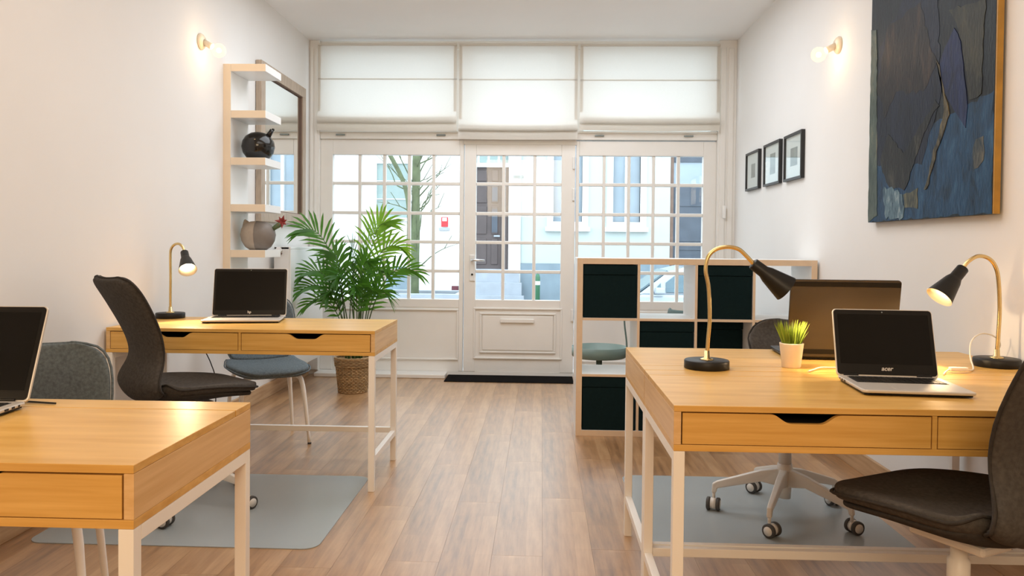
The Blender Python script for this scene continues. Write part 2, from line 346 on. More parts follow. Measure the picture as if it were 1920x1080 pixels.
def wall_with_holes(mb, x0, x1, z0, z1, y0, y1, holes):
    xs = sorted({x0, x1, *[h[0] for h in holes], *[h[1] for h in holes]}); zs = sorted({z0, z1, *[h[2] for h in holes], *[h[3] for h in holes]})
    for i in range(len(xs)-1):
        for j in range(len(zs)-1):
            cx, cz = (xs[i]+xs[i+1])/2, (zs[j]+zs[j+1])/2
            if any(h[0] < cx < h[1] and h[2] < cz < h[3] for h in holes): continue
            mb.box(xs[i], xs[i+1], y0, y1, zs[j], zs[j+1])

XL, XR, YB, YF, ZC = -2.075, 1.685, -2.6, 7.0, 2.97

# ------------------------------------------------------------------ room shell
fl = bx('floor', M['dark'], XL-0.1, XR+0.1, YB-0.1, 7.2, -0.12, -0.012); tag(fl, 'oak strip laminate floor running toward the glazed door', None, None, 'structure')
PW, PL = 0.19, 1.285
ncol = int((XR-XL)/PW)+1
plank_cache = {}
for i in range(ncol):
    x0 = XL+i*PW; x1 = min(x0+PW, XR)
    off = (i*0.47) % 1.0
    y = YB-off*PL
    while y < 6.97:
        a, b = max(y, YB), min(y+PL, 6.97)
        if b-a > 0.02:
            key = (round(x1-x0, 3), round(b-a, 3))
            if key in plank_cache: o = share(plank_cache[key], fl)
            else:
                mb = MB(); mb.box(0.0003, x1-x0-0.0003, 0.0004, b-a-0.0004, -0.012, 0.0)
                o = mb.build('plank', M['floor'], fl); plank_cache[key] = o
            o.location = (x0, a, 0)
        y += PL
bx('wall_left', M['wall'], XL-0.15, XL, YB-0.15, 7.25, -0.12, ZC+0.15)['kind'] = 'structure'
bx('wall_right', M['wall'], XR, XR+0.15, YB-0.15, 7.25, -0.12, ZC+0.15)['kind'] = 'structure'
bx('wall_back', M['wall'], XL, XR, YB-0.15, YB, -0.12, ZC+0.15)['kind'] = 'structure'
bx('ceiling', M['ceil'], XL, XR, YB, 7.25, ZC, ZC+0.15)['kind'] = 'structure'
for n in ('wall_left', 'wall_right', 'wall_back', 'ceiling'): pass
bx('baseboard_left', M['baseboard'], XL, XL+0.016, YB, 6.88, 0, 0.105, bevel=0.003)['kind'] = 'structure'
bx('baseboard_right', M['baseboard'], XR-0.018, XR, YB, 6.88, 0, 0.105, bevel=0.003)['kind'] = 'structure'
# pilasters beside the shop front
def pilaster(name, x0, x1, label):
    t = struct(name, label)
    bx('pilaster_post', M['joinery'], x0, x1, 6.92, 7.06, 0.0, ZC, t, 0.004)
    wd = (x1-x0)
    for k in (0.12, 0.55): bx('pilaster_bead', M['joinery'], x0+wd*k, x0+wd*(k+0.28), 6.910, 6.92, 0.16, 2.90, t, 0.003)
    bx('pilaster_base', M['joinery'], x0, x1, 6.905, 6.92, 0.04, 0.15, t, 0.003)
    return t
pilaster('trim_1', XL, -1.985, 'white panelled pilaster between mirror wall and left window')
pilaster('trim_2', 1.53, XR, 'white panelled pilaster right of the right window')
th = bx('trim_3', M['joinery'], -1.985, -0.83, 6.775, 6.972, 0.0, 0.035, bevel=0.006); tag(th, 'low white sill board under the left window', None, None, 'structure')
th = bx('trim_5', M['joinery'], 0.30, 1.53, 6.775, 6.972, 0.0, 0.035, bevel=0.006); tag(th, 'low white sill board under the right window', None, None, 'structure')
th = bx('trim_6', M['joinery'], XL, XR, 6.972, 7.2, -0.1, 0.034); tag(th, 'white door threshold', None, None, 'structure')

# ------------------------------------------------------------------ glazed shop front
def moulding(parent, x0, x1, z0, z1, wd=0.016, y=6.962):
    for a in ((x0, x1, z0, z0+wd), (x0, x1, z1-wd, z1), (x0, x0+wd, z0+wd, z1-wd), (x1-wd, x1, z0+wd, z1-wd)):
        bx('moulding', M['joinery'], a[0], a[1], y, y+0.012, a[2], a[3], parent, 0.004)
def sash(t, x0, x1, z0, z1, gx, gz, panels, fy=6.972):
    """x0..z1 outer frame; gx, gz pane boundaries; panels: rectangles of the moulded lower panel"""
    bx('stile', M['joinery'], x0, gx[0], fy, 7.04, z0, z1, t, 0.004)
    bx('stile', M['joinery'], gx[-1], x1, fy, 7.04, z0, z1, t, 0.004)
    bx('top_rail', M['joinery'], gx[0], gx[-1], fy, 7.04, gz[-1], z1, t, 0.004)
    bx('lock_rail', M['joinery'], gx[0], gx[-1], fy, 7.04, gz[0]-0.075, gz[0], t, 0.004)
    bx('lower_panel', M['joinery'], gx[0], gx[-1], fy+0.004, 7.03, z0, gz[0]-0.075, t)
    b = 0.0145
    for x in gx[1:-1]: bx('glazing_bar', M['joinery'], x-b, x+b, 6.984, 7.026, gz[0], gz[-1], t, 0.005)
    for z in gz[1:-1]: bx('glazing_bar', M['joinery'], gx[0], gx[-1], 6.986, 7.024, z-b, z+b, t, 0.005)
    for i in range(len(gx)-1):
        for j in range(len(gz)-1):
            bx('pane', M['glass'], gx[i]+0.001, gx[i+1]-0.001, 7.003, 7.006, gz[j]+0.001, gz[j+1]-0.001, t)
    for p in panels: moulding(t, *p)
GZ = [0.680, 0.932, 1.191, 1.448, 1.712, 1.966]
w1 = struct('window_1', 'left fixed white window of twenty five panes behind the palm')
sash(w1, -1.985, -0.697, 0.035, 2.103, [-1.876, -1.634, -1.412, -1.188, -0.969, -0.734], GZ, [(-1.86, -0.735, 0.136, 0.594)])
d1 = struct('door_1', 'white glazed shop door with lever handle')
sash(d1, -0.690, 0.293, 0.035, 2.062, [-0.586, -0.342, -0.066, 0.171], GZ, [(-0.600, 0.190, 0.151, 0.610), (-0.545, 0.135, 0.205, 0.565)])
bx('raised_field', M['joinery'], -0.52, 0.11, 6.966, 6.976, 0.23, 0.54, d1, 0.006)
# handle and lock plate
bx('lock_plate', M['white'], -0.640, -0.590, 6.962, 6.972, 0.845, 1.080, d1, 0.008)
h_ = MB(); h_.tube([(-0.615, 6.962, 1.035), (-0.615, 6.915, 1.035), (-0.60, 6.908, 1.035), (-0.50, 6.908, 1.030)], [0.010, 0.010, 0.011, 0.009], 10); h_.build('lever_handle', M['chrome'], d1)
h_ = MB(); h_.lathe([(0, 0), (0.009, 0), (0.009, 0.006), (0, 0.006)], 12, mat=Matrix.Translation((-0.615, 6.962, 0.905)) @ Matrix.Rotation(PI/2, 4, 'X')); h_.build('keyhole', M['black'], d1)
bx('letter_flap', M['joinery'], -0.360, -0.060, 6.948, 6.966, 0.478, 0.512, d1, 0.004)
for z in (1.90, 1.62, 0.55): bx('hinge', M['white'], 0.268, 0.290, 6.955, 6.972, z-0.055, z+0.055, d1, 0.006)
w2 = struct('window_2', 'right fixed white window of twenty five panes above the cube shelf')
sash(w2, 0.300, 1.53, 0.035, 2.095, [0.328, 0.548, 0.767, 0.984, 1.202, 1.418], GZ, [(0.345, 1.40, 0.136, 0.594)])
# transom bar and upper lights
tb = struct('trim_4', 'white transom bar above the door and windows')
bx('transom_rail', M['joinery'], -1.985, 1.53, 6.95, 7.06, 2.103, 2.185, tb, 0.006)
bx('transom_bead', M['joinery'], -1.985, 1.53, 6.938, 6.95, 2.160, 2.180, tb, 0.004)
for x in (-1.80, -0.90, 0.50, 1.28): bx('vent_slot', M['print'], x-0.04, x+0.04, 6.932, 6.951, 2.132, 2.146, tb, 0.002)
bx('head_frame', M['joinery'], -1.985, 1.53, 6.96, 7.06, 2.90, ZC, tb)
bx('door_head', M['joinery'], -0.697, 0.300, 6.975, 7.05, 2.062, 2.103, tb)
w3 = struct('window_3', 'upper lights behind the roman blinds')
for x0, x1 in ((-1.985, -0.72), (-0.72, 0.31), (0.31, 1.53)):
    bx('stile', M['joinery'], x0, x0+0.05, 6.975, 7.04, 2.185, 2.90, w3); bx('stile', M['joinery'], x1-0.05, x1, 6.975, 7.04, 2.185, 2.90, w3)
    bx('pane', M['glass'], x0+0.05, x1-0.05, 7.003, 7.006, 2.185, 2.90, w3)
# roman blinds
def blind(x0, x1, zt, zl, zm, zb, label):
    t = thing('roman_blind', label, 'blind', ((x0+x1)/2, 6.88, zb), 0, 'off-white roman blinds across the shop front')
    hw = (x1-x0)/2; Z = lambda z: z-zb
    bx('headrail', M['linen'], -hw, hw, -0.012, 0.014, Z(zt-0.022), Z(zt), t, 0.004)
    # main fabric, slightly billowed
    mb = MB(); prof = [(0.0, zt-0.02), (0.002, zt-0.15), (0.0, zt-0.305), (-0.003, zt-0.31), (0.0, zt-0.315), (0.0, zl+0.03), (-0.010, zl-0.01), (-0.020, zl-0.05), (-0.020, zl-0.085), (-0.008, zm)]
    n = 9; grid = []
    for y, z in prof:
        grid.append([mb.bm.verts.new((-hw+2*hw*k/(n-1), y-0.004*math.sin(PI*k/(n-1))*(1 if z < zl+0.1 else 0), Z(z)-0.006*math.sin(PI*k/(n-1))*(1 if z < zl+0.1 else 0.2))) for k in range(n)])
    for i in range(len(grid)-1):
        for k in range(n-1):
            f = mb.bm.faces.new((grid[i][k], grid[i][k+1], grid[i+1][k+1], grid[i+1][k])); f.smooth = True
    mb.build('fabric_panel', M['linen'], t)
    for sx in (-1, 1):
        bx('side_hem', M['linen'], sx*hw-(0.028 if sx > 0 else 0), sx*hw+(0.028 if sx < 0 else 0), 0.002, 0.004, Z(zl+0.02), Z(zt-0.022), t)
    # stacked folds behind
    for q, (yy, za, zc) in enumerate(((0.006, zl-0.02, zm-0.005), (0.016, zl-0.02, zm+0.01), (0.022, zl-0.02, zb+0.01), (-0.004, zm+0.012, zb), (0.010, zm+0.03, zb+0.004))):
        mb = MB(); g = []
        for j in range(5):
            z = za+(zc-za)*j/4; y = yy-0.012*math.sin(PI*j/4)*(1 if q in (2,) else 0.4)
            g.append([mb.bm.verts.new((-hw-0.001+(2*hw+0.002)*k/(n-1), y-0.004*math.sin(PI*k/(n-1)), Z(z)-0.006*math.sin(PI*k/(n-1)))) for k in range(n)])
        for i in range(4):
            for k in range(n-1):
                f = mb.bm.faces.new((g[i][k], g[i][k+1], g[i+1][k+1], g[i+1][k])); f.smooth = True
        mb.build('fold', M['linen'], t)
    bx('rod_pocket', M['linen'], -hw, hw, 0.002, 0.006, Z(zt-0.318), Z(zt-0.308), t)
    return t
blind(-1.990, -0.757, 2.934, 2.318, 2.235, 2.168, 'off-white roman blind at left, beside the mirror')
blind(-0.738, 0.303, 2.931, 2.250, 2.175, 2.098, 'off-white roman blind in the middle, hanging lowest above the door')
blind(0.321, 1.531, 2.927, 2.316, 2.235, 2.177, 'off-white roman blind at right, beside the picture wall')
cd = MB(); cd.tube([(1.585, 6.885, 2.90), (1.585, 6.885, 1.53)], 0.0015, 5); co = cd.build('pull_cord', M['white']); tag(co, 'thin white blind pull cord with weight on the right pilaster', 'cord')
bx('cord_weight', M['white'], 1.572, 1.598, 6.878, 6.898, 1.42, 1.53, co, 0.005)

# ------------------------------------------------------------------ desks
def make_desk(label, W, loc, rotz=0, DD=0.575, group=None):
    """origin at floor, front-left corner; front faces -y"""
    t = thing('writing_desk', label, 'desk', loc, rotz, group)
    zb, zt = 0.642, 0.76; fx = DD-0.10
    bx('desktop', M['wood'], 0, W, 0, fx, zt-0.016, zt, t, 0.0012)
    bx('rear_flap', M['wood'], 0, W, fx+0.004, DD, zt-0.016, zt, t, 0.0012)
    for x in (0, W-0.019): bx('side_panel', M['woodside_lit'], x, x+0.019, 0.0008, DD-0.001, zb+0.017, zt-0.0165, t, 0.0008)
    bx('bottom_panel', M['wood'], 0, W, 0, DD, zb, zb+0.0165, t, 0.0008)
    bx('back_panel', M['wood'], 0.02, W-0.02, DD-0.016, DD-0.002, zb+0.017, zt-0.0165, t)
    bx('divider', M['wood'], W/2-0.006, W/2+0.006, 0.0008, DD-0.02, zb+0.017, zt-0.0165, t)
    z0, z1 = zb+0.0185, zt-0.0195
    for (x0, x1) in ((0.0225, W/2-0.0090), (W/2+0.0090, W-0.0225)):
        xc = (x0+x1)/2; a, b, d, r = 0.080, 0.046, 0.024, 0.012
        top = [(x1, z1)]
        def fil(p, q, s):   # rounded corner at q between p and s
            P, Q, S = Vector(p), Vector(q), Vector(s); A = Q+(P-Q).normalized()*r; B = Q+(S-Q).normalized()*r
            return [tuple((1-k/4)**2*A+2*(1-k/4)*(k/4)*Q+(k/4)**2*B) for k in range(5)]
        top += fil((x1, z1), (xc+a, z1), (xc+b, z1-d))+fil((xc+a, z1), (xc+b, z1-d), (xc-b, z1-d))+fil((xc+b, z1-d), (xc-b, z1-d), (xc-a, z1))+fil((xc-b, z1-d), (xc-a, z1), (x0, z1))
        pts = [(x0, z0), (x1, z0)]+top+[(x0, z1)]
        dr = MB().prism(pts, 'y', 0.001, 0.016).build('drawer', M['wood'], t)
        bx('drawer_box', M['dark'], x0+0.004, x1-0.004, 0.018, DD-0.05, z0, z1-0.035, dr)
    lg = 0.029
    for x in (0.0005, W-lg-0.0005):
        for y in (0.0005, DD-lg-0.0005): bx('leg', M['whitemetal'], x, x+lg, y, y+lg, 0, zb-0.0005, t, 0.0015)
        bx('top_rail', M['whitemetal'], x, x+lg, lg+0.0008, DD-lg-0.0008, zb-0.030, zb-0.0005, t, 0.0015)
        bx('side_stretcher', M['whitemetal'], x+0.002, x+lg-0.002, lg+0.0008, DD-lg-0.0008, 0.135, 0.163, t, 0.0015)
    bx('back_stretcher', M['whitemetal'], lg+0.001, W-lg-0.001, DD-lg+0.002, DD-0.003, 0.150, 0.178, t, 0.0015)
    return t
dA = make_desk('birch desk in the near left corner, cut by the photo edge, laptop on it', 1.31, (-0.739-1.31, 1.394, 0))
dB = make_desk('birch two-drawer desk against the left wall under the wall shelf', 1.286, (-0.776-1.286, 3.638, 0))
dC = make_desk('birch two-drawer desk at right, nearest of the back-to-back pair', 1.318, (0.345, 2.022, 0))
dD = make_desk('birch desk behind the near right desk, facing the cube shelf', 1.318, (0.345+1.318, 3.178, 0), PI)

# ------------------------------------------------------------------ desk lamps
def make_lamp(label, loc, path, axis, spin=0.0, power=14, energy_on=True):
    """path: gooseneck points local to base centre; axis: direction the shade points"""
    t = thing('desk_lamp', label, 'lamp', loc, spin, 'brass gooseneck desk lamps')
    MB().lathe([(0, 0), (0.073, 0), (0.0745, 0.002), (0.0745, 0.026), (0.072, 0.029), (0, 0.029)], 40).build('base', M['black'], t)
    MB().lathe([(0, 0.029), (0.024, 0.029), (0.020, 0.033), (0.010, 0.036), (0.0085, 0.060), (0, 0.060)], 20).build('collar', M['brass'], t)
    sp = smooth_path(path, 8)
    MB().tube(sp, 0.0068, 12).build('gooseneck', M['brass'], t)
    end = Vector(path[-1]); ax = Vector(axis).normalized()
    mx = Matrix.Translation(end-ax*0.004) @ ax.to_track_quat('Z', 'Y').to_matrix().to_4x4()
    prof = [(0, 0), (0.019, 0.0), (0.0215, 0.003), (0.0225, 0.048), (0.026, 0.056), (0.030, 0.066), (0.0495, 0.150), (0.048, 0.1505), (0.029, 0.070), (0.021, 0.060), (0.0, 0.058)]
    k = 0.93
    prof = [(r*k, z*k) for r, z in prof]
    sh = MB().lathe(prof[:7], 32, mat=mx).build('lamp_shade', M['black'], t)
    MB().lathe(prof[6:], 32, mat=mx).build('shade_lining', M['shadein'], sh)
    MB().lathe([(0, 0.118*k), (0.020*k, 0.116*k), (0.031*k, 0.104*k), (0.029*k, 0.09*k), (0.014*k, 0.062*k), (0, 0.06*k)], 20, mat=mx).build('bulb', M['warmbulb'], sh)
    if energy_on:
        d = bpy.data.lights.new('lamp_light', 'SPOT'); d.energy = power; d.color = WARM; d.spot_size = 1.75; d.spot_blend = 0.55; d.shadow_soft_size = 0.028
        o = bpy.data.objects.new('lamp_light', d); C.objects.link(o); o.parent = t
        p = mx @ Vector((0, 0, 0.128*k)); o.location = p; o.rotation_mode = 'QUATERNION'; o.rotation_quaternion = (-ax).to_track_quat('Z', 'Y')
    return t
# lamp on the near right desk, head turned right
make_lamp('brass and black gooseneck lamp on right desk, head bent right', (0.560, 2.655, 0.76),
          [(0, 0, 0.03), (0.004, 0, 0.10), (0.008, 0, 0.17), (0.003, 0, 0.27), (-0.008, 0, 0.33), (0.000, 0, 0.375), (0.024, 0, 0.400), (0.062, 0, 0.409), (0.100, 0, 0.402), (0.128, 0, 0.378), (0.152, 0.0, 0.352)], (0.80, 0.0, -0.60), 0, 11)
make_lamp('brass and black gooseneck lamp by the right wall, head bent left', (1.598, 2.80, 0.76),
          [(0, 0, 0.03), (0.003, 0, 0.10), (0.006, 0, 0.20), (0.000, 0, 0.30), (-0.012, 0, 0.350), (-0.036, 0, 0.378), (-0.072, 0, 0.385), (-0.106, 0, 0.365), (-0.124, 0, 0.340)], (-0.62, -0.16, -0.68), 0, 11)
make_lamp('brass and black gooseneck lamp on left wall desk beside laptop', (-1.990, 4.135, 0.76),
          [(0, 0, 0.03), (0, 0, 0.12), (0.001, 0, 0.22), (0.000, 0, 0.34), (0.006, 0, 0.375), (0.024, 0, 0.395), (0.050, -0.004, 0.398), (0.072, -0.01, 0.380), (0.084, -0.016, 0.352)], (0.42, -0.62, -0.66), 0, 12)
make_lamp('brass gooseneck lamp at the wall end of the near left desk', (-1.90, 1.50, 0.76),
          [(0, 0, 0.03), (0, 0, 0.12), (0, 0, 0.22), (0.0, 0, 0.32), (0.012, 0, 0.372), (0.05, 0, 0.397), (0.10, 0.0, 0.385), (0.14, 0.0, 0.350), (0.16, 0, 0.32)], (0.62, 0.0, -0.78), 0, 6)

# ------------------------------------------------------------------ chairs
def shell(prof, n=11, th=0.03, name='seat', m=None, parent=None, sub=2, flat=0.0):
    """prof rows: (forward, z, half width, dish, lift direction) -> closed padded shell"""
    rows = []
    for i, (f, z, hw, dish) in enumerate(prof):
        a, b = prof[max(i-1, 0)], prof[min(i+1, len(prof)-1)]
        tf, tz = b[0]-a[0], b[1]-a[1]; L = math.hypot(tf, tz) or 1; nf, nz = tz/L, -tf/L   # normal towards sitter
        if i == 0 and False: pass
        row = []
        for k in range(n):
            v = -1+2*k/(n-1); s = dish*(v*v)
            row.append((f+nf*s, v*hw, z+nz*s, nf, nz))
        rows.append(row)
    mb = MB(); T = []; B = []
    for r in rows:
        T.append([mb.bm.verts.new((x+nf*th/2, y, z+nz*th/2)) for x, y, z, nf, nz in r])
        B.append([mb.bm.verts.new((x-nf*th/2, y*0.985, z-nz*th/2)) for x, y, z, nf, nz in r])
    for G, fl_ in ((T, False), (B, True)):
        for i in range(len(G)-1):
            for k in range(n-1):
                q = (G[i][k], G[i][k+1], G[i+1][k+1], G[i+1][k]); f = mb.bm.faces.new(q[::-1] if fl_ else q); f.smooth = True
    for i in range(len(T)-1):
        for k in (0, n-1):
            f = mb.bm.faces.new((T[i][k], B[i][k], B[i+1][k], T[i+1][k])); f.smooth = True
    for i in (0, len(T)-1):
        for k in range(n-1):
            f = mb.bm.faces.new((T[i][k], T[i][k+1], B[i][k+1], B[i][k])); f.smooth = True
    o = mb.build(name, m, parent, sub=sub)
    edge = [(r[0][0], r[0][1], r[0][2]) for r in rows]+[(p[0], p[1], p[2]) for p in rows[-1][1:-1]]+[(r[-1][0], r[-1][1], r[-1][2]) for r in rows[::-1]]+[(p[0], p[1], p[2]) for p in rows[0][-2:0:-1]]
    return o, edge
def piping(edge, parent, m, r=0.0045, k=1.0):
    pts = smooth_path(edge+[edge[0]], 2)
    return MB().tube(pts, r, 6, cap=False).build('piping', m, parent)

def star_base(t, hgt, offset=0.3):
    """five-arm base with casters, gas column and under-seat mount; hgt = underside of seat"""
    hub = MB(); hub.lathe([(0, 0.075), (0.026, 0.075), (0.030, 0.14), (0.034, 0.20), (0.031, 0.225), (0, 0.225)], 20); hub.build('hub', M['grey_plastic'], t)
    MB().lathe([(0, 0.225), (0.027, 0.225), (0.027, hgt-0.075), (0.020, hgt-0.07), (0.020, hgt-0.03), (0, hgt-0.03)], 18).build('gas_column', M['grey_plastic'], t)
    mt = MB(); mt.box(-0.10, 0.10, -0.06, 0.06, hgt-0.03, hgt-0.004); mt.build('seat_mount', M['grey_plastic'], t, 0.008)
    for k in range(5):
        a = offset+2*PI*k/5; c, s = math.cos(a), math.sin(a); Rm = Matrix.Rotation(a, 4, 'Z')
        mb = MB(); pts = [(0.020, 0.125), (0.020, 0.205), (0.10, 0.190), (0.285, 0.128), (0.305, 0.116), (0.308, 0.075), (0.288, 0.075), (0.284, 0.096), (0.10, 0.140)]
        wd = [0.017, 0.017, 0.014, 0.011, 0.010, 0.010, 0.010, 0.011, 0.014]
        A = [mb.bm.verts.new(Rm @ Vector((x, -wd[i], z))) for i, (x, z) in enumerate(pts)]; B = [mb.bm.verts.new(Rm @ Vector((x, wd[i], z))) for i, (x, z) in enumerate(pts)]
        n = len(pts); mb.bm.faces.new(A); mb.bm.faces.new(B[::-1])
        for i in range(n): mb.bm.faces.new((A[i], B[i], B[(i+1) % n], A[(i+1) % n]))
        arm = mb.build('base_arm', M['grey_plastic'], t, 0.005)
        # twin-wheel caster
        sw = a+1.1+0.5*math.sin(k*2.3); Cm = Matrix.Translation((c*0.298, s*0.298, 0.0)) @ Matrix.Rotation(sw, 4, 'Z')
        cs = MB(); cs.lathe([(0, 0.052), (0.007, 0.052), (0.007, 0.078), (0, 0.078)], 10, mat=Cm)
        cs.lathe([(0, -0.012), (0.024, -0.012), (0.024, 0.012), (0, 0.012)], 16, mat=Cm @ Matrix.Translation((0.012, 0, 0.030)) @ Matrix.Rotation(PI/2, 4, 'X'))
        ca = cs.build('caster', M['grey_plastic'], t)
        for sd in (-1, 1):
            wh = MB(); wm = Cm @ Matrix.Translation((0.012, sd*0.021, 0.0285)) @ Matrix.Rotation(PI/2, 4, 'X')
            wh.lathe([(0, -0.0085), (0.024, -0.0085), (0.0285, -0.006), (0.0285, 0.006), (0.024, 0.0085), (0, 0.0085)], 20, mat=wm); wh.build('wheel', M['tyre'], ca)
            wc = MB(); wc.lathe([(0, -0.0095), (0.019, -0.0095), (0.019, 0.0095), (0, 0.0095)], 16, mat=wm); wc.build('wheel_cap', M['grey_plastic'], ca)
    return t
SEATP = [(0.270, 0.500, 0.060, 0.0), (0.262, 0.507, 0.135, 0.0), (0.235, 0.513, 0.190, 0.002), (0.18, 0.515, 0.222, 0.010), (0.08, 0.506, 0.240, 0.034), (-0.04, 0.496, 0.246, 0.054), (-0.13, 0.500, 0.236, 0.050), (-0.175, 0.515, 0.210, 0.050), (-0.200, 0.540, 0.175, 0.045)]
BACKP = [(-0.196, 0.490, 0.170, 0.045), (-0.232, 0.515, 0.196, 0.045), (-0.247, 0.555, 0.206, 0.040), (-0.232, 0.605, 0.190, 0.030), (-0.200, 0.655, 0.162, 0.024), (-0.192, 0.70, 0.158, 0.022), (-0.214, 0.77, 0.174, 0.026), (-0.256, 0.85, 0.192, 0.030), (-0.300, 0.93, 0.200, 0.030), (-0.328, 0.975, 0.194, 0.026), (-0.341, 1.002, 0.165, 0.020), (-0.346, 1.013, 0.110, 0.014)]
def swivel(label, loc, rotz, backp, base_off=0.3):
    t = thing('swivel_chair', label, 'chair', loc, rotz, 'dark upholstered swivel chairs')
    s, e = shell(SEATP, 11, 0.040, 'seat', M['fab_dark'], t); piping(e, s, M['fab_dark2'])
    sh = [(f*0.93 if f > 0.1 else f, z-0.030, hw*0.92, d) for f, z, hw, d in SEATP]; shell(sh, 9, 0.022, 'seat_shell', M['fab_dark2'], t)
    b, e = shell(backp, 11, 0.034, 'backrest', M['fab_dark'], t); piping(e, b, M['fab_dark2'])
    seam_z = 0.672; fs = -0.196
    MB().tube([(fs-0.0175+0.026*(v*v)*0.96, v*0.152, seam_z-0.004) for v in [-1+2*k/8 for k in range(9)]], 0.0016, 5).build('seam', M['fab_dark2'], b)
    star_base(t, 0.458, base_off)
    return t
swivel('dark grey high-back swivel chair turned sideways at the left wall desk', (-1.572, 3.42, 0.004), math.radians(50), BACKP, 0.19)
swivel('dark grey high-back swivel chair in the near right corner, cut by the photo edge', (1.066, 2.014, 0), math.radians(119), BACKP, 0.5)
LOWB = [(f, 0.495+(z-0.495)*0.62, hw, d) for f, z, hw, d in BACKP[:8]]+[(-0.294, 0.752, 0.186, 0.028), (-0.310, 0.788, 0.165, 0.024), (-0.320, 0.811, 0.125, 0.018), (-0.324, 0.820, 0.070, 0.012)]
swivel('dark grey swivel chair behind the right desks, white star base on grey mat', (1.070, 3.44, 0.004), math.radians(-112), LOWB, 1.152)

def side_chair(label, loc, rotz):
    t = thing('side_chair', label, 'chair', loc, rotz, 'blue-grey shell chairs')
    sp = [(0.235, 0.412, 0.09, 0), (0.225, 0.424, 0.165, 0), (0.19, 0.434, 0.205, 0.004), (0.08, 0.432, 0.226, 0.012), (-0.05, 0.424, 0.228, 0.018), (-0.14, 0.428, 0.216, 0.020), (-0.185, 0.450, 0.200, 0.020)]
    bp = [(-0.165, 0.455, 0.17, 0.02), (-0.198, 0.485, 0.185, 0.022), (-0.214, 0.54, 0.198, 0.026), (-0.226, 0.62, 0.212, 0.034), (-0.242, 0.71, 0.214, 0.038), (-0.258, 0.775, 0.200, 0.036), (-0.268, 0.815, 0.165, 0.03), (-0.272, 0.832, 0.10, 0.022)]
    s, e = shell(sp, 11, 0.044, 'seat', M['fab_blue'], t); piping(e, s, M['fab_blue'], 0.004)
    b, e = shell(bp, 11, 0.028, 'backrest', M['fab_blue'], t); piping(e, b, M['fab_blue'], 0.004)
    for sx in (1, -1):
        for sy in (1, -1):
            MB().tube(smooth_path([(sx*0.10, sy*0.10, 0.398), (sx*0.135, sy*0.148, 0.392), (sx*0.150, sy*0.166, 0.36), (sx*0.168, sy*0.180, 0.25), (sx*0.193, sy*0.200, 0.008)], 5), [0.0135]*14+[0.0125, 0.012, 0.0115, 0.011, 0.0105, 0.010, 0.010], 12).build('leg', M['whitemetal'], t)
            ft = MB(); ft.lathe([(0, 0), (0.011, 0), (0.011, 0.010), (0, 0.010)], 12, c=(sx*0.194, sy*0.2005, 0)); ft.build('foot_glide', M['tyre'], t)
    bx('seat_bracket', M['whitemetal'], -0.12, 0.12, -0.115, 0.115, 0.388, 0.406, t)
    return t
side_chair('blue-grey shell chair behind the left wall desk, by the radiator', (-1.612, 4.555, 0), math.radians(-58))
side_chair('blue-grey shell chair behind the near left desk, back rounded', (-1.520, 2.235, 0), math.radians(-68))
# teal armchair glimpsed through the shelf
ac = thing('tub_armchair', 'dusty teal tub armchair glimpsed through the cube shelf', 'armchair', (1.28, 5.95, 0))
mb = MB(); pts = [(0.33*math.cos(a), 0.30*math.sin(a)) for a in [PI*(-0.12)+PI*1.24*k/14 for k in range(15)]]
for z, kk in ((0.18, 0.9), (0.40, 0.98), (0.60, 1.0), (0.685, 0.985), (0.715, 0.95)):
    pass
ring = []
for z, kk in ((0.16, 0.88), (0.40, 0.96), (0.60, 1.0), (0.680, 0.99), (0.708, 0.95), (0.690, 0.88), (0.60, 0.84), (0.40, 0.82), (0.34, 0.80)):
    ring.append([mb.bm.verts.new((x*kk, -y*kk+0.0, z)) for x, y in pts])
for i in range(len(ring)-1):
    for k in range(len(pts)-1):
        f = mb.bm.faces.new((ring[i][k], ring[i][k+1], ring[i+1][k+1], ring[i+1][k])); f.smooth = True
mb.build('tub_back', M['teal'], ac, sub=1)
MB().prism(rrect(-0.27, 0.27, -0.24, 0.26, 0.10), 'z', 0.30, 0.43).build('seat_cushion', M['teal'], ac, 0.02)
for x in (-0.2, 0.2):
    for y in (-0.18, 0.2): MB().lathe([(0, 0), (0.010, 0), (0.016, 0.31), (0, 0.31)], 10, c=(x, y, 0)).build('leg', M['black'], ac)

# ------------------------------------------------------------------ mats
def matobj(name, label, m, x0, x1, y0, y1, r, th, cat):
    cx, cy = (x0+x1)/2, (y0+y1)/2
    o = MB().prism(rrect(x0-cx, x1-cx, y0-cy, y1-cy, r, 5), 'z', 0, th).build(name, m); o.location = (cx, cy, 0); tag(o, label, cat); return o
matobj('chair_mat', 'grey vinyl chair mat on the floor at left under the high-back chair', M['chairmat'], -1.985, -0.846, 2.932, 3.875, 0.06, 0.0035, 'mat')
matobj('chair_mat', 'grey vinyl chair mat under the right desks and white star base', M['chairmat'], 0.418, 1.475, 3.045, 3.99, 0.06, 0.0035, 'mat')
o = matobj('doormat', 'black rectangular doormat on the floor before the glazed door', M['rubbermat'], -0.82, 0.285, 6.630, 6.965, 0.004, 0.007, 'mat')
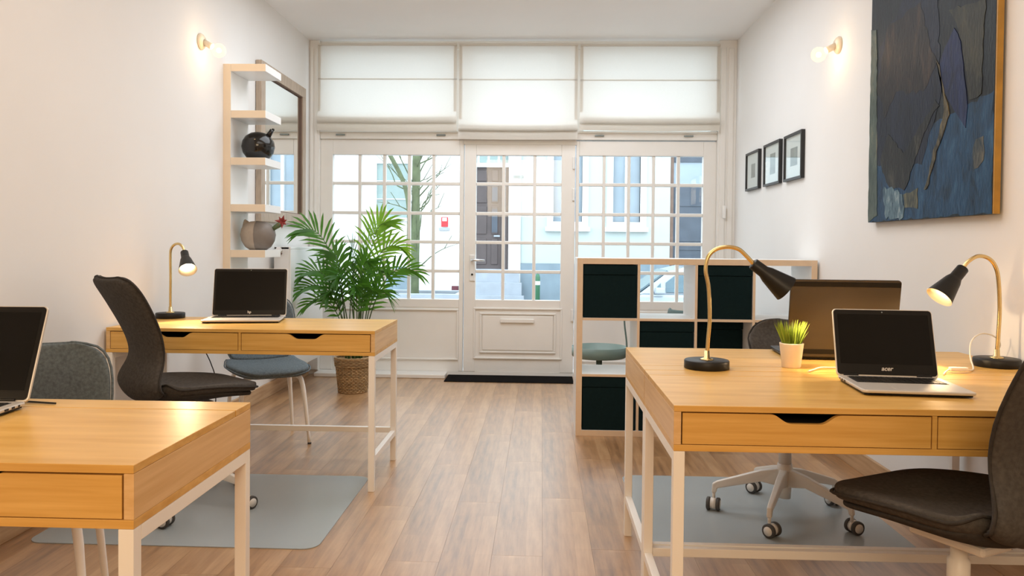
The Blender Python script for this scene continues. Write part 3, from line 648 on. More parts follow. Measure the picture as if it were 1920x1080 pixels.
# ------------------------------------------------------------------ laptops
def text_mesh(txt, size, parent, m, loc, rot, shear=0.0, ext=0.0003):
    cu = bpy.data.curves.new('logo_mark', 'FONT'); cu.body = txt; cu.size = size; cu.align_x = 'CENTER'; cu.align_y = 'CENTER'; cu.extrude = ext; cu.shear = shear; cu.offset = size*0.02
    to = bpy.data.objects.new('logo_mark', cu); C.objects.link(to)
    me = bpy.data.meshes.new_from_object(to.evaluated_get(bpy.context.evaluated_depsgraph_get())); bpy.data.objects.remove(to); bpy.data.curves.remove(cu)
    me.materials.clear(); me.materials.append(m)
    o = bpy.data.objects.new('logo_mark', me); C.objects.link(o); o.parent = parent; o.location = loc; o.rotation_euler = rot
    return o
def laptop(label, loc, rotz, W, D, H, tilt, logo=None, chin=0.018, lidmat='bezel', backmat='lid', basemat='silver', side=0.012, shear=0.0):
    """origin: hinge centre on desk; base extends toward -y; lid leans back by tilt (radians past vertical)"""
    t = thing('laptop', label, 'laptop', loc, rotz)
    b0, b1 = 0.008, 0.017
    MB().prism(rrect(-W/2, W/2, -D, 0, 0.012, 4), 'z', b0, b1).build('base', M[basemat], t, 0.003)
    MB().prism(rrect(-W/2+0.006, W/2-0.006, -D+0.006, -0.004, 0.010, 4), 'z', 0.003, 0.0082).build('base_underside', M['bezel'], t)
    for sx in (-1, 1):
        for y in (-0.03, -D+0.03): MB().lathe([(0, 0), (0.006, 0), (0.006, 0.0035), (0, 0.0035)], 10, c=(sx*(W/2-0.03), y, 0)).build('rubber_foot', M['black'], t)
    bx('keyboard_tray', M['key'], -W/2+0.022, W/2-0.022, -D*0.50, -0.025, b1-0.0005, b1+0.0006, t)
    kb = MB(); rows, cols = 5, 14; kx0, kx1, ky0, ky1 = -W/2+0.026, W/2-0.026, -D*0.50+0.003, -0.028
    cw, rh = (kx1-kx0)/cols, (ky1-ky0)/rows
    for r in range(rows):
        c = 0
        while c < cols:
            span = 5 if (r == 0 and c == 4) else 1
            kb.box(kx0+c*cw+0.0012, kx0+(c+span)*cw-0.0012, ky0+r*rh+0.0012, ky0+(r+1)*rh-0.0012, b1+0.0004, b1+0.0022); c += span
    ko = kb.build('keys', M['key'], t); ko['kind'] = 'stuff'
    bx('touchpad', M[basemat], -0.055, 0.050, -D+0.018, -D*0.53, b1-0.0002, b1+0.0005, t, 0.0004)
    for i, y in enumerate((-D*0.32, -D*0.22, -D*0.13)):
        for sx in (-1, 1): bx('port', M['black'], sx*W/2-0.0012, sx*W/2+0.0012, y-0.007+0.002*i, y+0.007-0.002*i, 0.010, 0.0145, t)
    ld = bpy.data.objects.new('lid', None); C.objects.link(ld); ld.parent = t; ld.location = (0, 0.002, b1-0.004); ld.rotation_euler = (-tilt, 0, 0)
    ld2 = MB().prism(rrect(-W/2, W/2, 0.0005, H, 0.012, 5), 'y', -0.001, 0.007)
    bpy.data.objects.remove(ld)
    ld = ld2.build('lid', M[backmat], t, 0.002); ld.location = (0, 0.002, b1-0.004); ld.rotation_euler = (-tilt, 0, 0)
    MB().prism(rrect(-W/2+0.003, W/2-0.003, 0.006, H-0.003, 0.010, 5), 'y', -0.0022, -0.0008).build('bezel', M[lidmat], ld)
    bx('screen', M['screen'], -W/2+0.014, W/2-0.014, -0.0028, -0.0018, 0.010+chin, H-0.017, ld)
    MB().lathe([(0, 0), (0.0022, 0), (0.0022, 0.0006), (0, 0.0006)], 10, mat=Matrix.Translation((0, -0.0022, H-0.010)) @ Matrix.Rotation(PI/2, 4, 'X')).build('webcam', M['print'], ld)
    for sx in (-1, 1): bx('hinge', M['black'], sx*W*0.36-0.022, sx*W*0.36+0.022, -0.004, 0.008, b1-0.004, b1+0.006, t, 0.003)
    if logo: text_mesh(logo, 0.019, ld, M['logo'], (0, -0.0030, 0.010+chin*0.52), (PI/2, 0, 0), shear)
    return t, ld
laptop('silver laptop on the near left desk, cut by the left photo edge', (-1.432, 1.845, 0.76), math.radians(3), 0.37, 0.25, 0.246, math.radians(22), None, 0.020, 'bezel', 'silver')
laptop('silver laptop with glossy black screen on the left wall desk', (-1.570, 4.160, 0.76), math.radians(11), 0.385, 0.265, 0.262, math.radians(14), 'hp', 0.022, 'bezel', 'silver')
laptop('silver laptop with black screen on the near right desk', (1.066, 2.440, 0.76), math.radians(-5), 0.298, 0.255, 0.214, math.radians(18), 'acer', 0.030, 'bezel', 'silver', shear=0.25)
lp, ld = laptop('large brown laptop seen from behind on the far right desk', (1.088, 2.885, 0.76), math.radians(176), 0.380, 0.272, 0.288, math.radians(10), None, 0.020, 'bezel', 'lid', 'bezel')
bx('lid_edge_strip', M['bezel'], -0.188, 0.188, 0.0065, 0.0085, 0.262, 0.280, ld, 0.003)
bx('lid_lower_strip', M['bezel'], -0.188, 0.188, 0.0065, 0.0080, 0.012, 0.030, ld, 0.002)

# ------------------------------------------------------------------ potted grass
gp = thing('potted_grass', 'small cream pot of spiky green grass beside brass lamp on right desk', 'plant', (0.857, 2.705, 0.76))
MB().lathe([(0, 0.0), (0.029, 0.0), (0.031, 0.003), (0.0395, 0.080), (0.0400, 0.083), (0.0380, 0.084), (0.0365, 0.076), (0, 0.074)], 36).build('pot', M['pot'], gp)
gr = MB()
for i in range(190):
    a = random.uniform(0, 2*PI); r0 = 0.028*math.sqrt(random.random()); ln = random.uniform(0.055, 0.095); sp_ = (r0/0.028)*random.uniform(0.15, 0.52)
    d = Vector((math.cos(a)*sp_, math.sin(a)*sp_, 1)).normalized(); b = Vector((r0*math.cos(a), r0*math.sin(a), 0.072)); sdv = d.cross(Vector((math.cos(a+1), math.sin(a+1), 0.1))).normalized()*0.0024
    m_ = b+d*ln*0.6; e_ = b+d*ln+Vector((math.cos(a), math.sin(a), -0.2))*0.008*sp_
    v = [gr.bm.verts.new(p) for p in (b-sdv, b+sdv, m_+sdv*0.9, m_-sdv*0.9, e_)]
    gr.bm.faces.new(v[:4]); gr.bm.faces.new((v[3], v[2], v[4]))
g = gr.build('grass_blades', M['grass'], gp, normals=False); g['kind'] = 'stuff'

# ------------------------------------------------------------------ cables
def cable(name, label, pts, r, m, cat='cable'):
    o = MB().tube(smooth_path(pts, 8), r, 8).build(name, m); return tag(o, label, cat)
cable('charger_cable', 'short white cable end lying left of the near right laptop', [(0.880, 2.600, 0.7635), (0.905, 2.63, 0.7635), (0.94, 2.665, 0.766), (0.985, 2.68, 0.7645), (1.06, 2.69, 0.7635)], 0.0028, M['cable'])
lc = cable('lamp_cord', 'white lamp cord with inline switch looping behind the right wall lamp', [(1.30, 2.57, 0.764), (1.335, 2.625, 0.765), (1.36, 2.64, 0.772), (1.40, 2.64, 0.772), (1.44, 2.67, 0.764), (1.475, 2.72, 0.765), (1.49, 2.77, 0.80), (1.515, 2.81, 0.845), (1.56, 2.84, 0.868), (1.605, 2.85, 0.865), (1.64, 2.86, 0.84), (1.645, 2.87, 0.815), (1.63, 2.885, 0.785), (1.61, 2.89, 0.766)], 0.0026, M['cable'])
bx('inline_switch', M['cable'], 1.352, 1.412, 2.629, 2.647, 0.765, 0.779, lc, 0.004)
cable('pencil_cable', 'black cable lying on near left desk behind the laptop', [(-1.35, 1.925, 0.7635), (-1.27, 1.912, 0.7635), (-1.235, 1.905, 0.7635), (-1.205, 1.900, 0.7635)], 0.0025, M['blackcable'])
bpy.data.objects['pencil_cable'].name = 'power_cable'
cable('lamp_cord', 'dark lamp cord hanging below the left wall desk', [(-1.86, 4.224, 0.70), (-1.86, 4.23, 0.64), (-1.85, 4.24, 0.58), (-1.815, 4.245, 0.50), (-1.79, 4.25, 0.40), (-1.80, 4.26, 0.2), (-1.83, 4.27, 0.003)], 0.003, M['blackcable'])

# ------------------------------------------------------------------ wall shelf, vases, mirror, radiator
sh = thing('wall_shelf', 'white wall shelf with five cantilevered boards on the left wall', 'shelf', (XL, 5.035, 0.55))
def two_tone(mb, name, parent, m_all, m_front, bevel=0):
    o = mb.build(name, [m_all, m_front], parent)
    for p in o.data.polygons:
        if p.normal.y < -0.9: p.material_index = 1
    if bevel:
        b = o.modifiers.new('bevel', 'BEVEL'); b.width = bevel; b.segments = 2
    return o
two_tone(MB().box(0, 0.050, 0, 0.305, 0, 2.328-0.55), 'back_board', sh, M['white'], M['edge_warm'], 0.001)
for z in (2.328, 2.027, 1.722, 1.419, 1.121, 0.82): two_tone(MB().box(0.0505, 0.278, 0.0003, 0.305, z-0.048-0.55, z-0.55), 'shelf_board', sh, M['white'], M['edge_warm'], 0.001)
# black round bottle vase on the third board
bv = thing('round_vase', 'glossy black round vase with spout on the third shelf board', 'vase', (-1.895, 5.175, 1.722))
MB().lathe([(0, 0.001), (0.050, 0.0), (0.075, 0.012), (0.098, 0.045), (0.108, 0.085), (0.102, 0.122), (0.082, 0.155), (0.050, 0.176), (0.018, 0.184), (0, 0.185)], 40).build('body', M['blackglaze'], bv)
MB().tube([(0.062, 0.0, 0.150), (0.082, 0, 0.180), (0.094, 0, 0.200)], [0.020, 0.015, 0.014], 16).build('spout', M['blackglaze'], bv)
MB().tube([(0.094, 0.0, 0.200), (0.108, 0, 0.201)], [0.009, 0.007], 10).build('spout_lip', M['blackglaze'], bv)
# cat-like two-tone vase on the lowest visible board
cv = thing('two_tone_vase', 'rounded clay vase, beige half and grey half, on shelf board above radiator', 'vase', (-1.895, 5.180, 1.121))
mb = MB(); prof = [(0, 0.001), (0.055, 0.0), (0.085, 0.020), (0.108, 0.060), (0.116, 0.100), (0.108, 0.142), (0.085, 0.172), (0.050, 0.188), (0.0, 0.193)]
mb.lathe(prof, 40, mat=Matrix.Scale(0.82, 4, (0, 1, 0)))
o = mb.build('grey_half', M['greyclay'], cv); o['label'] = 'dark grey glazed half'
mb = MB(); mb.lathe([(r*1.012, z*1.005+0.0004) for r, z in prof], 40, mat=Matrix.Scale(0.82, 4, (0, 1, 0)))
bmesh.ops.delete(mb.bm, geom=[v for v in mb.bm.verts if v.co.x > 0.008], context='VERTS')
mb.lathe([(0.046, 0.0), (0.036, 0.022), (0.019, 0.048), (0.006, 0.066), (0, 0.068)], 20, mat=Matrix.Translation((-0.068, 0, 0.140)) @ Matrix.Rotation(-0.36, 4, 'Y') @ Matrix.Scale(0.6, 4, (0, 1, 0)))
o = mb.build('beige_half', M['beigeclay'], cv); o['label'] = 'pale beige clay half with ear-like point'
ff = thing('red_flower', 'red star flower on thick green stem leaning from the two-tone vase', 'flower', (-1.815, 5.175, 1.245))
MB().tube([(0, 0, 0), (0.040, 0, 0.030), (0.075, 0, 0.052)], [0.012, 0.016, 0.019], 14).build('stem', M['stemgreen'], ff)
mb = MB(); ctr = Vector((0.086, -0.006, 0.066))
for k in range(7):
    a = 2*PI*k/7+0.3; L = 0.050 if k % 2 else 0.040; d = Vector((math.cos(a), -0.35, math.sin(a))).normalized(); sd = Vector((-math.sin(a), 0, math.cos(a)))*0.011
    v = [mb.bm.verts.new(p) for p in (ctr, ctr+d*L*0.4+sd, ctr+d*L, ctr+d*L*0.4-sd, ctr+d*L*0.45+Vector((0, -0.006, 0)))]
    mb.bm.faces.new((v[0], v[1], v[4])); mb.bm.faces.new((v[1], v[2], v[4])); mb.bm.faces.new((v[2], v[3], v[4])); mb.bm.faces.new((v[3], v[0], v[4]))
mb.build('petals', M['redpetal'], ff, normals=False)
# mirror
mi = thing('wall_mirror', 'tall rectangular mirror in limed wood frame on left wall', 'mirror', (XL, 6.14, 1.325))
fw, mh, ml = 0.085, 1.165, 0.535
for y0, y1, z0, z1 in ((-ml, ml, 0, fw), (-ml, ml, mh-fw, mh), (-ml, -ml+fw, fw, mh-fw), (ml-fw, ml, fw, mh-fw)):
    bx('frame_rail', M['mirrorwood'], 0.004, 0.046, y0, y1, z0, z1, mi, 0.003)
bx('mirror_glass', M['mirror'], 0.008, 0.022, -ml+fw-0.005, ml-fw+0.005, fw-0.005, mh-fw+0.005, mi)
for y0, y1, z0, z1 in ((-ml+fw, ml-fw, fw, fw+0.006), (-ml+fw, ml-fw, mh-fw-0.006, mh-fw), (-ml+fw, -ml+fw+0.006, fw, mh-fw), (ml-fw-0.006, ml-fw, fw, mh-fw)):
    bx('inner_lip', M['brownedge'], 0.022, 0.036, y0, y1, z0, z1, mi)
# radiator
ra = thing('radiator', 'white panel radiator on left wall beside the palm', 'radiator', (XL+0.003, 5.90, 0.19))
rw, rl, rh = 0.165, 0.88, 0.95
bx('core', M['radiator'], 0.045, rw-0.012, 0.01, rl-0.01, 0.02, rh-0.03, ra)
bx('front_panel', M['radiator'], rw-0.012, rw, 0, rl, 0, rh-0.02, ra, 0.004)
bx('end_panel', M['radiator'], 0.035, rw-0.012, 0, 0.012, 0, rh, ra, 0.003); bx('end_panel', M['radiator'], 0.035, rw-0.012, rl-0.012, rl, 0, rh, ra, 0.003)
bx('top_grille', M['radiator'], 0.035, rw, 0, rl, rh-0.02, rh, ra, 0.004)
MB().tube([(0.09, 0.0, rh-0.05), (0.09, -0.035, rh-0.05)], 0.010, 10).build('valve_stem', M['brownedge'], ra)
MB().tube([(0.09, -0.030, rh-0.03), (0.10, -0.085, rh-0.02)], [0.019, 0.021], 14).build('valve_head', M['white'], ra)
for y in (0.12, rl-0.12): bx('wall_bracket', M['radiator'], 0.0, 0.045, y-0.02, y+0.02, 0.1, rh-0.12, ra)

# ------------------------------------------------------------------ wall lamps
def sconce(label, loc, sx):
    t = thing('wall_lamp', label, 'lamp', loc, 0, 'globe bulb wall lamps')
    Rx = Matrix.Rotation(PI/2*sx, 4, 'Y')
    MB().lathe([(0, 0), (0.048, 0), (0.050, 0.006), (0.044, 0.016), (0.030, 0.026), (0, 0.028)], 28, mat=Rx).build('back_plate', M['porcelain'], t)
    MB().tube([(sx*0.020, 0, -0.004), (sx*0.050, -0.004, -0.018), (sx*0.076, -0.006, -0.032)], [0.020, 0.018, 0.019], 16).build('lamp_holder', M['porcelain'], t)
    MB().lathe([(0, 0), (0.003, 0), (0.003, 0.002), (0, 0.002)], 8, mat=Matrix.Translation((sx*0.024, 0.02, 0.02)) @ Rx).build('screw', M['tyre'], t)
    ax = Vector((sx*0.80, -0.10, -0.45)).normalized(); c = Vector((sx*0.076, -0.006, -0.032))+ax*0.050
    q = ax.to_track_quat('Z', 'Y').to_matrix().to_4x4()
    gm = Matrix.Translation(c) @ q
    MB().lathe([(0.014, -0.050), (0.018, -0.042)]+[(0.0425*math.sin(a), -0.0425*math.cos(a)) for a in [0.5+(PI-0.5)*k/14 for k in range(14)]]+[(0, 0.0425)], 28, mat=gm).build('globe', M['globe'], t)
    MB().lathe([(0, -0.014)]+[(0.014*math.sin(PI*k/8), -0.014*math.cos(PI*k/8)) for k in range(1, 8)]+[(0, 0.014)], 14, mat=gm).build('bulb_core', M['filament'], t)
    d = bpy.data.lights.new('wall_lamp_light', 'POINT'); d.energy = 1.6; d.color = WARM; d.shadow_soft_size = 0.02
    o = bpy.data.objects.new('wall_lamp_light', d); C.objects.link(o); o.parent = t; o.location = c+ax*0.0
    return t
sconce('glowing globe bulb wall lamp on left wall above the wall shelf', (XL, 4.692, 2.382), 1)
sconce('glowing globe bulb wall lamp on right wall beside the painting', (XR, 4.56, 2.326), -1)

# ------------------------------------------------------------------ pictures
def picture(label, y0, y1, z0, z1, gi):
    t = thing('picture_frame', label, 'picture', (XR, (y0+y1)/2, z0), 0, 'black framed prints on the right wall')
    hw = (y1-y0)/2; h = z1-z0; b = 0.017
    for a in ((-hw, hw, 0, b), (-hw, hw, h-b, h), (-hw, -hw+b, b, h-b), (hw-b, hw, b, h-b)):
        bx('frame_rail', M['frame'], -0.026, -0.001, a[0], a[1], a[2], a[3], t, 0.001)
    bx('mount', M['mount'], -0.012, -0.006, -hw+b-0.003, hw-b+0.003, b-0.003, h-b+0.003, t)
    pw = (0.075, 0.085, 0.095)[gi]; ph = (0.055, 0.075, 0.06)[gi]
    bx('print', M['print'], -0.0130, -0.0118, -pw*0.75, pw*0.75, h*0.5-ph, h*0.5+ph, t)
    bx('glass', M['glass'], -0.020, -0.018, -hw+b, hw-b, b, h-b, t)
picture('black framed print nearest the window, leftmost of three', 6.11, 6.490, 1.626, 1.930, 0)
picture('black framed print in the middle of the three', 5.58, 5.975, 1.624, 1.934, 1)
picture('black framed print nearest the painting, rightmost of three', 5.112, 5.480, 1.620, 1.932, 2)
pa = thing('canvas_painting', 'large dark blue abstract canvas with ochre edge on right wall', 'painting', (XR, 4.03, 1.30))
PX = -0.036; PHT = 1.40
bx('canvas', canvas_mat('canvas_slate', srgb(26, 32, 40), srgb(40, 50, 60), srgb(56, 70, 74)), PX, -0.008, -1.09, 0, 0, PHT, pa)
bx('edge_strip', M['gilt'], -0.035, -0.012, -1.098, -1.0905, 0, PHT, pa)
def patch(name, pts, m, lay, jit=0.010):
    out = []
    for i in range(len(pts)):
        a, b = Vector(pts[i]), Vector(pts[(i+1) % len(pts)]); n = max(2, int((b-a).length/0.03))
        for k in range(n):
            p = a+(b-a)*k/n; out.append((min(0, max(-1.09, -(p.x+random.uniform(-jit, jit)))), min(PHT, max(0, p.y+random.uniform(-jit, jit)))))
    mb = MB(); x0 = PX-0.0006*lay
    A = [mb.bm.verts.new((x0, u, v)) for u, v in out]; mb.bm.faces.new(A)
    r = bmesh.ops.extrude_face_region(mb.bm, geom=mb.bm.faces[:]); 
    for e in r['geom']:
        if isinstance(e, bmesh.types.BMVert): e.co.x = PX
    return mb.build(name, m, pa)
patch('paint_patch', [(0.0, 0.0), (1.09, 0.0), (1.09, 0.45), (0.60, 0.40), (0.05, 0.30)], canvas_mat('canvas_blue', srgb(24, 50, 78), srgb(36, 78, 116), srgb(66, 106, 140)), 1)
patch('paint_patch', [(0.08, 0.28), (0.55, 0.24), (0.70, 0.50), (0.66, 0.95), (0.40, 1.05), (0.10, 0.85)], canvas_mat('canvas_navy', srgb(24, 32, 56), srgb(36, 46, 76), srgb(52, 60, 84)), 2)
patch('paint_patch', [(0.08, 0.66), (0.19, 0.93), (0.51, 0.95), (0.62, 0.70), (0.67, 0.65), (0.56, 0.55), (0.30, 0.60), (0.18, 0.50)], canvas_mat('canvas_brown', srgb(32, 28, 30), srgb(58, 48, 46), srgb(104, 80, 62)), 3)
patch('paint_patch', [(0.13, 0.30), (0.23, 0.16), (0.39, 0.14), (0.48, 0.24), (0.61, 0.41), (0.69, 0.46), (0.66, 0.50), (0.50, 0.38), (0.38, 0.30), (0.22, 0.42)], canvas_mat('canvas_char', srgb(30, 30, 32), srgb(52, 50, 48), srgb(110, 106, 92)), 4)
patch('paint_patch', [(0.80, 0.76), (0.69, 0.65), (0.70, 0.55), (0.76, 0.48), (0.84, 0.40), (0.90, 0.34), (0.91, 0.42), (0.88, 0.57), (0.85, 0.69)], canvas_mat('canvas_deep', srgb(20, 30, 70), srgb(28, 44, 98), srgb(46, 62, 108)), 4, 0.004)
patch('paint_patch', [(0.76, 0.84), (1.02, 0.80), (1.01, 0.45), (0.93, 0.44), (0.87, 0.64), (0.83, 0.75)], canvas_mat('canvas_olive', srgb(44, 48, 46), srgb(76, 76, 62), srgb(112, 106, 80)), 3)
patch('paint_patch', [(0.0, 0.97), (0.065, 0.95), (0.085, 0.5), (0.11, 0.03), (0.0, 0.0)], canvas_mat('canvas_sage', srgb(70, 86, 82), srgb(104, 118, 108), srgb(150, 140, 116)), 4, 0.006)
patch('paint_patch', [(0.18, 0.18), (0.26, 0.15), (0.38, 0.12), (0.40, 0.01), (0.20, 0.01)], canvas_mat('canvas_pale', srgb(58, 86, 108), srgb(104, 132, 146), srgb(176, 188, 188), 12), 5, 0.014)
patch('paint_patch', [(0.39, 0.11), (0.52, 0.14), (0.52, 0.05), (0.40, 0.05)], canvas_mat('canvas_tan', srgb(70, 80, 80), srgb(108, 108, 88), srgb(140, 130, 100), 10), 5, 0.006)
patch('paint_patch', [(0.67, 0.66), (0.70, 0.62), (0.74, 0.44), (0.66, 0.28), (0.58, 0.12), (0.60, 0.12), (0.70, 0.30), (0.78, 0.42), (0.74, 0.50)], canvas_mat('canvas_seam', srgb(50, 48, 42), srgb(110, 102, 78), srgb(150, 136, 98), 14), 6, 0.008)
patch('paint_patch', [(0.95, 0.26), (1.02, 0.30), (1.03, 0.20), (0.97, 0.17)], canvas_mat('canvas_fleck', srgb(56, 74, 90), srgb(96, 100, 98), srgb(140, 132, 112), 16), 3, 0.012)

# ------------------------------------------------------------------ cube shelf with boxes
KX, KY, KW, KD, KH = 0.2205, 4.811, 1.452, 0.39, 1.094
ks = thing('cube_shelf', 'low white cube shelf with pale edges dividing the room at right', 'shelf', (KX, KY, 0))
O_, I_ = 0.036, 0.016
def kpart(name, *a): return two_tone(MB().box(*a), name, ks, M['white'], M['edge'], 0.0008)
kpart('side_panel', 0, O_, 0, KD, 0, KH); kpart('side_panel', KW-O_, KW, 0, KD, 0, KH)
kpart('bottom_panel', O_+0.0003, KW-O_-0.0003, 0, KD, 0, O_); kpart('top_panel', O_+0.0003, KW-O_-0.0003, 0, KD, KH-O_, KH)
cwid = (KW-2*O_-3*I_)/4; chei = (KH-2*O_-2*I_)/3
cx = [O_+i*(cwid+I_) for i in range(4)]; cz = [O_+j*(chei+I_) for j in range(3)]
for i in range(3): kpart('divider', cx[i]+cwid, cx[i]+cwid+I_, 0.001, KD-0.001, O_+0.0003, KH-O_-0.0003)
for i in range(4):
    for j in range(2): kpart('shelf_board', cx[i]+0.0004, cx[i]+cwid-0.0004, 0.001, KD-0.001, cz[j]+chei, cz[j]+chei+I_)
def sbox(i, j, label, y0=0.006, dep=0.37):
    t = thing('storage_box', label, 'box', (KX+cx[i]+cwid/2, KY+y0, cz[j]+0.0006), 0, 'petrol storage boxes in the cube shelf')
    hw, h = cwid/2-0.004, chei-0.006
    MB().box(-hw, hw, 0, dep, 0, h-0.062).build('body', M['petrol'], t, 0.004)
    MB().box(-hw-0.0015, hw+0.0015, -0.0025, dep, h-0.060, h).build('lid', M['petrol'], t, 0.004)
sbox(0, 2, 'petrol felt box in the shelf top row, first from the door end')
sbox(2, 2, 'petrol felt box in the shelf top row behind the brass lamp')
sbox(1, 1, 'petrol felt box in the shelf middle row, second compartment')
sbox(2, 1, 'petrol felt box pushed back in the shelf middle row', 0.215, 0.17)
sbox(3, 1, 'petrol felt box in the shelf middle row behind the dark chair')
sbox(0, 0, 'petrol felt box in the shelf bottom row, first from the door end')
sbox(1, 0, 'petrol felt box in the shelf bottom row behind the desk legs')
# tray table beyond the shelf
tt = thing('tray_table', 'round sage green tray table standing behind the cube shelf', 'table', (0.41, 5.47, 0))
MB().lathe([(0, 0.395), (0.178, 0.395), (0.190, 0.405), (0.192, 0.470), (0.1895, 0.470), (0.187, 0.409), (0, 0.405)], 44).build('tray', M['sage'], tt)
for a in (0.5, 1.4, 0.5+PI, 1.4+PI):
    MB().tube([(0.016*math.cos(a), 0.016*math.sin(a), 0.395), (0.016*math.cos(a), 0.016*math.sin(a), 0.30), (0.17*math.cos(a), 0.17*math.sin(a), 0.008)], 0.008, 8).build('leg', M['sage'], tt)
MB().tube(smooth_path([(0.19, -0.02, 0.44), (0.185, -0.02, 0.52), (0.172, -0.02, 0.62), (0.168, -0.02, 0.70), (0.172, -0.02, 0.74), (0.19, -0.02, 0.755)], 5), 0.006, 8).build('carrying_handle', M['sage'], tt)

# ------------------------------------------------------------------ palm in wicker basket
bk = thing('wicker_basket', 'round woven wicker basket on the floor holding the palm', 'basket', (-1.478, 6.12, 0))
MB().lathe([(0, 0.004), (0.106, 0.0), (0.132, 0.262), (0.127, 0.262), (0.102, 0.010), (0, 0.012)], 40).build('lining', M['wicker'], bk)
N = 44; nr = 21
for r_ in range(nr):
    z = 0.008+r_*0.0128; R0 = 0.108+(z/0.262)*0.027+(0.006 if r_ > nr-6 else 0)
    mb = MB(); ring = [((R0+0.0032*(1 if (k+r_) % 2 else -1))*math.cos(2*PI*k/N), (R0+0.0032*(1 if (k+r_) % 2 else -1))*math.sin(2*PI*k/N), z) for k in range(N)]
    mb.tube(ring+[ring[0]], 0.0062, 5, cap=False); mb.build('weave_strand', M['wicker'], bk)
for k in range(N//2):
    a = 2*PI*(2*k+0.5)/N; MB().tube([(0.108*math.cos(a), 0.108*math.sin(a), 0.004), (0.137*math.cos(a), 0.137*math.sin(a), 0.262)], 0.0035, 5).build('stake', M['wicker'], bk)
mb = MB(); rim = [(0.140*math.cos(2*PI*k/40), 0.140*math.sin(2*PI*k/40), 0.272+0.003*(k % 2)) for k in range(40)]; mb.tube(rim+[rim[0]], 0.008, 6, cap=False); mb.build('rim', M['wicker'], bk)
MB().lathe([(0, 0.225), (0.122, 0.222)], 24).build('soil', M['soil'], bk)
pm = thing('areca_palm', 'green feathery palm in the wicker basket before the left window', 'plant', (-1.478, 6.12, 0.226))
def frond(tip, rise, start, roll=1.1, leafy=0.36, L=0.20, m='leaf', nl=15, droop=0.22, fan=1.0):
    s = Vector(start); e = Vector(tip); mid = Vector((s.x+(e.x-s.x)*0.34, s.y+(e.y-s.y)*0.34, max(s.z, e.z)*rise))
    bez = lambda t: (1-t)**2*s+2*(1-t)*t*mid+t*t*e
    pts = [bez(k/16) for k in range(17)]
    st = MB().tube(pts, [0.0055*(1-0.8*k/16) for k in range(17)], 6).build('frond_stem', M['palmstem'], pm)
    mb = MB()
    for i in range(nl):
        u = i/(nl-1); t = leafy+(1-leafy)*u; p = bez(t); tg = (bez(min(1, t+0.02))-bez(t-0.02)).normalized()
        env = math.sin(PI*(0.22+0.66*u)); ln = L*(0.35+0.65*env)
        sv = tg.cross(Vector((0, 0, 1))); sv = sv.normalized() if sv.length > 1e-3 else Vector((1, 0, 0)); nv = sv.cross(tg)
        sv, nv = sv*math.cos(roll)+nv*math.sin(roll), nv*math.cos(roll)-sv*math.sin(roll)
        for sd in ((-1, 1) if i < nl-1 else (1,)):
            ang = (1.05-0.65*u)*fan
            d = (tg*math.cos(ang)+sv*sd*math.sin(ang)+nv*0.22*math.sin(ang)+Vector((random.uniform(-.07, .07), random.uniform(-.07, .07), random.uniform(-.05, .05)))).normalized()
            if i == nl-1: d = tg
            dz = Vector((0, 0, -1))*droop*ln
            w_ = d.cross(nv).normalized()*0.0105
            q0 = p; q1 = p+d*ln*0.33; q2 = p+d*ln*0.70+dz*0.30; q3 = p+d*ln+dz*0.9
            v = [mb.bm.verts.new(x) for x in (q0-w_*0.4, q0+w_*0.4, q1-w_, q1+w_, q2-w_*0.75, q2+w_*0.75, q3)]
            for f in ((0, 1, 3, 2), (2, 3, 5, 4)): mb.bm.faces.new([v[x] for x in f]).smooth = True
            mb.bm.faces.new((v[4], v[5], v[6])).smooth = True
    mb.build('leaflets', M[m], st, normals=False)
X0, Y0 = -1.478, 6.12
def fr(tx, ty, tz, rise=1.10, roll=1.1, m='leaf', **k):
    a = random.uniform(0, 2*PI); frond((tx-X0, ty-Y0, tz-0.226), rise, (0.04*math.cos(a)+0.08*(tx-X0), 0.04*math.sin(a), -0.01), roll, m=m, **k)
fr(-1.245, 6.15, 1.330, 1.02, 1.3, 'leaf_lit', L=0.27, leafy=0.42, fan=0.85)
fr(-1.870, 6.05, 1.275, 1.10, 1.2, 'leaf', L=0.24, leafy=0.40)
fr(-1.340, 6.25, 1.250, 1.02, 1.0, 'leaf_lit', L=0.24, fan=0.85)
fr(-1.080, 6.10, 1.130, 1.22, 1.0, 'leaf_lit', L=0.21)
fr(-0.950, 6.05, 0.940, 1.32, 1.0, 'leaf', L=0.19)
fr(-1.850, 6.00, 0.920, 1.30, 0.9, L=0.19); fr(-1.860, 5.97, 0.800, 1.38, 0.8, L=0.19); fr(-1.835, 6.02, 0.675, 1.55, 0.8, L=0.16, nl=12)
fr(-1.170, 6.00, 0.740, 1.55, 0.9, L=0.18); fr(-1.470, 6.02, 1.130, 1.08, 1.3, L=0.22); fr(-1.640, 6.10, 1.080, 1.08, 1.2, L=0.20)
fr(-1.330, 5.98, 1.020, 1.15, 1.2, L=0.20); fr(-1.560, 5.95, 0.900, 1.20, 0.9, L=0.20); fr(-1.380, 6.20, 0.960, 1.15, 0.6, L=0.20)
fr(-1.230, 6.22, 0.930, 1.22, 1.0, L=0.20); fr(-1.700, 6.22, 0.930, 1.20, 1.0, L=0.19); fr(-1.420, 5.92, 0.820, 1.25, 0.7, L=0.18); fr(-1.650, 5.95, 0.760, 1.35, 0.8, L=0.17)
fr(-1.290, 5.95, 0.800, 1.30, 0.9, L=0.17); fr(-1.500, 6.28, 1.000, 1.10, 0.8, L=0.20)

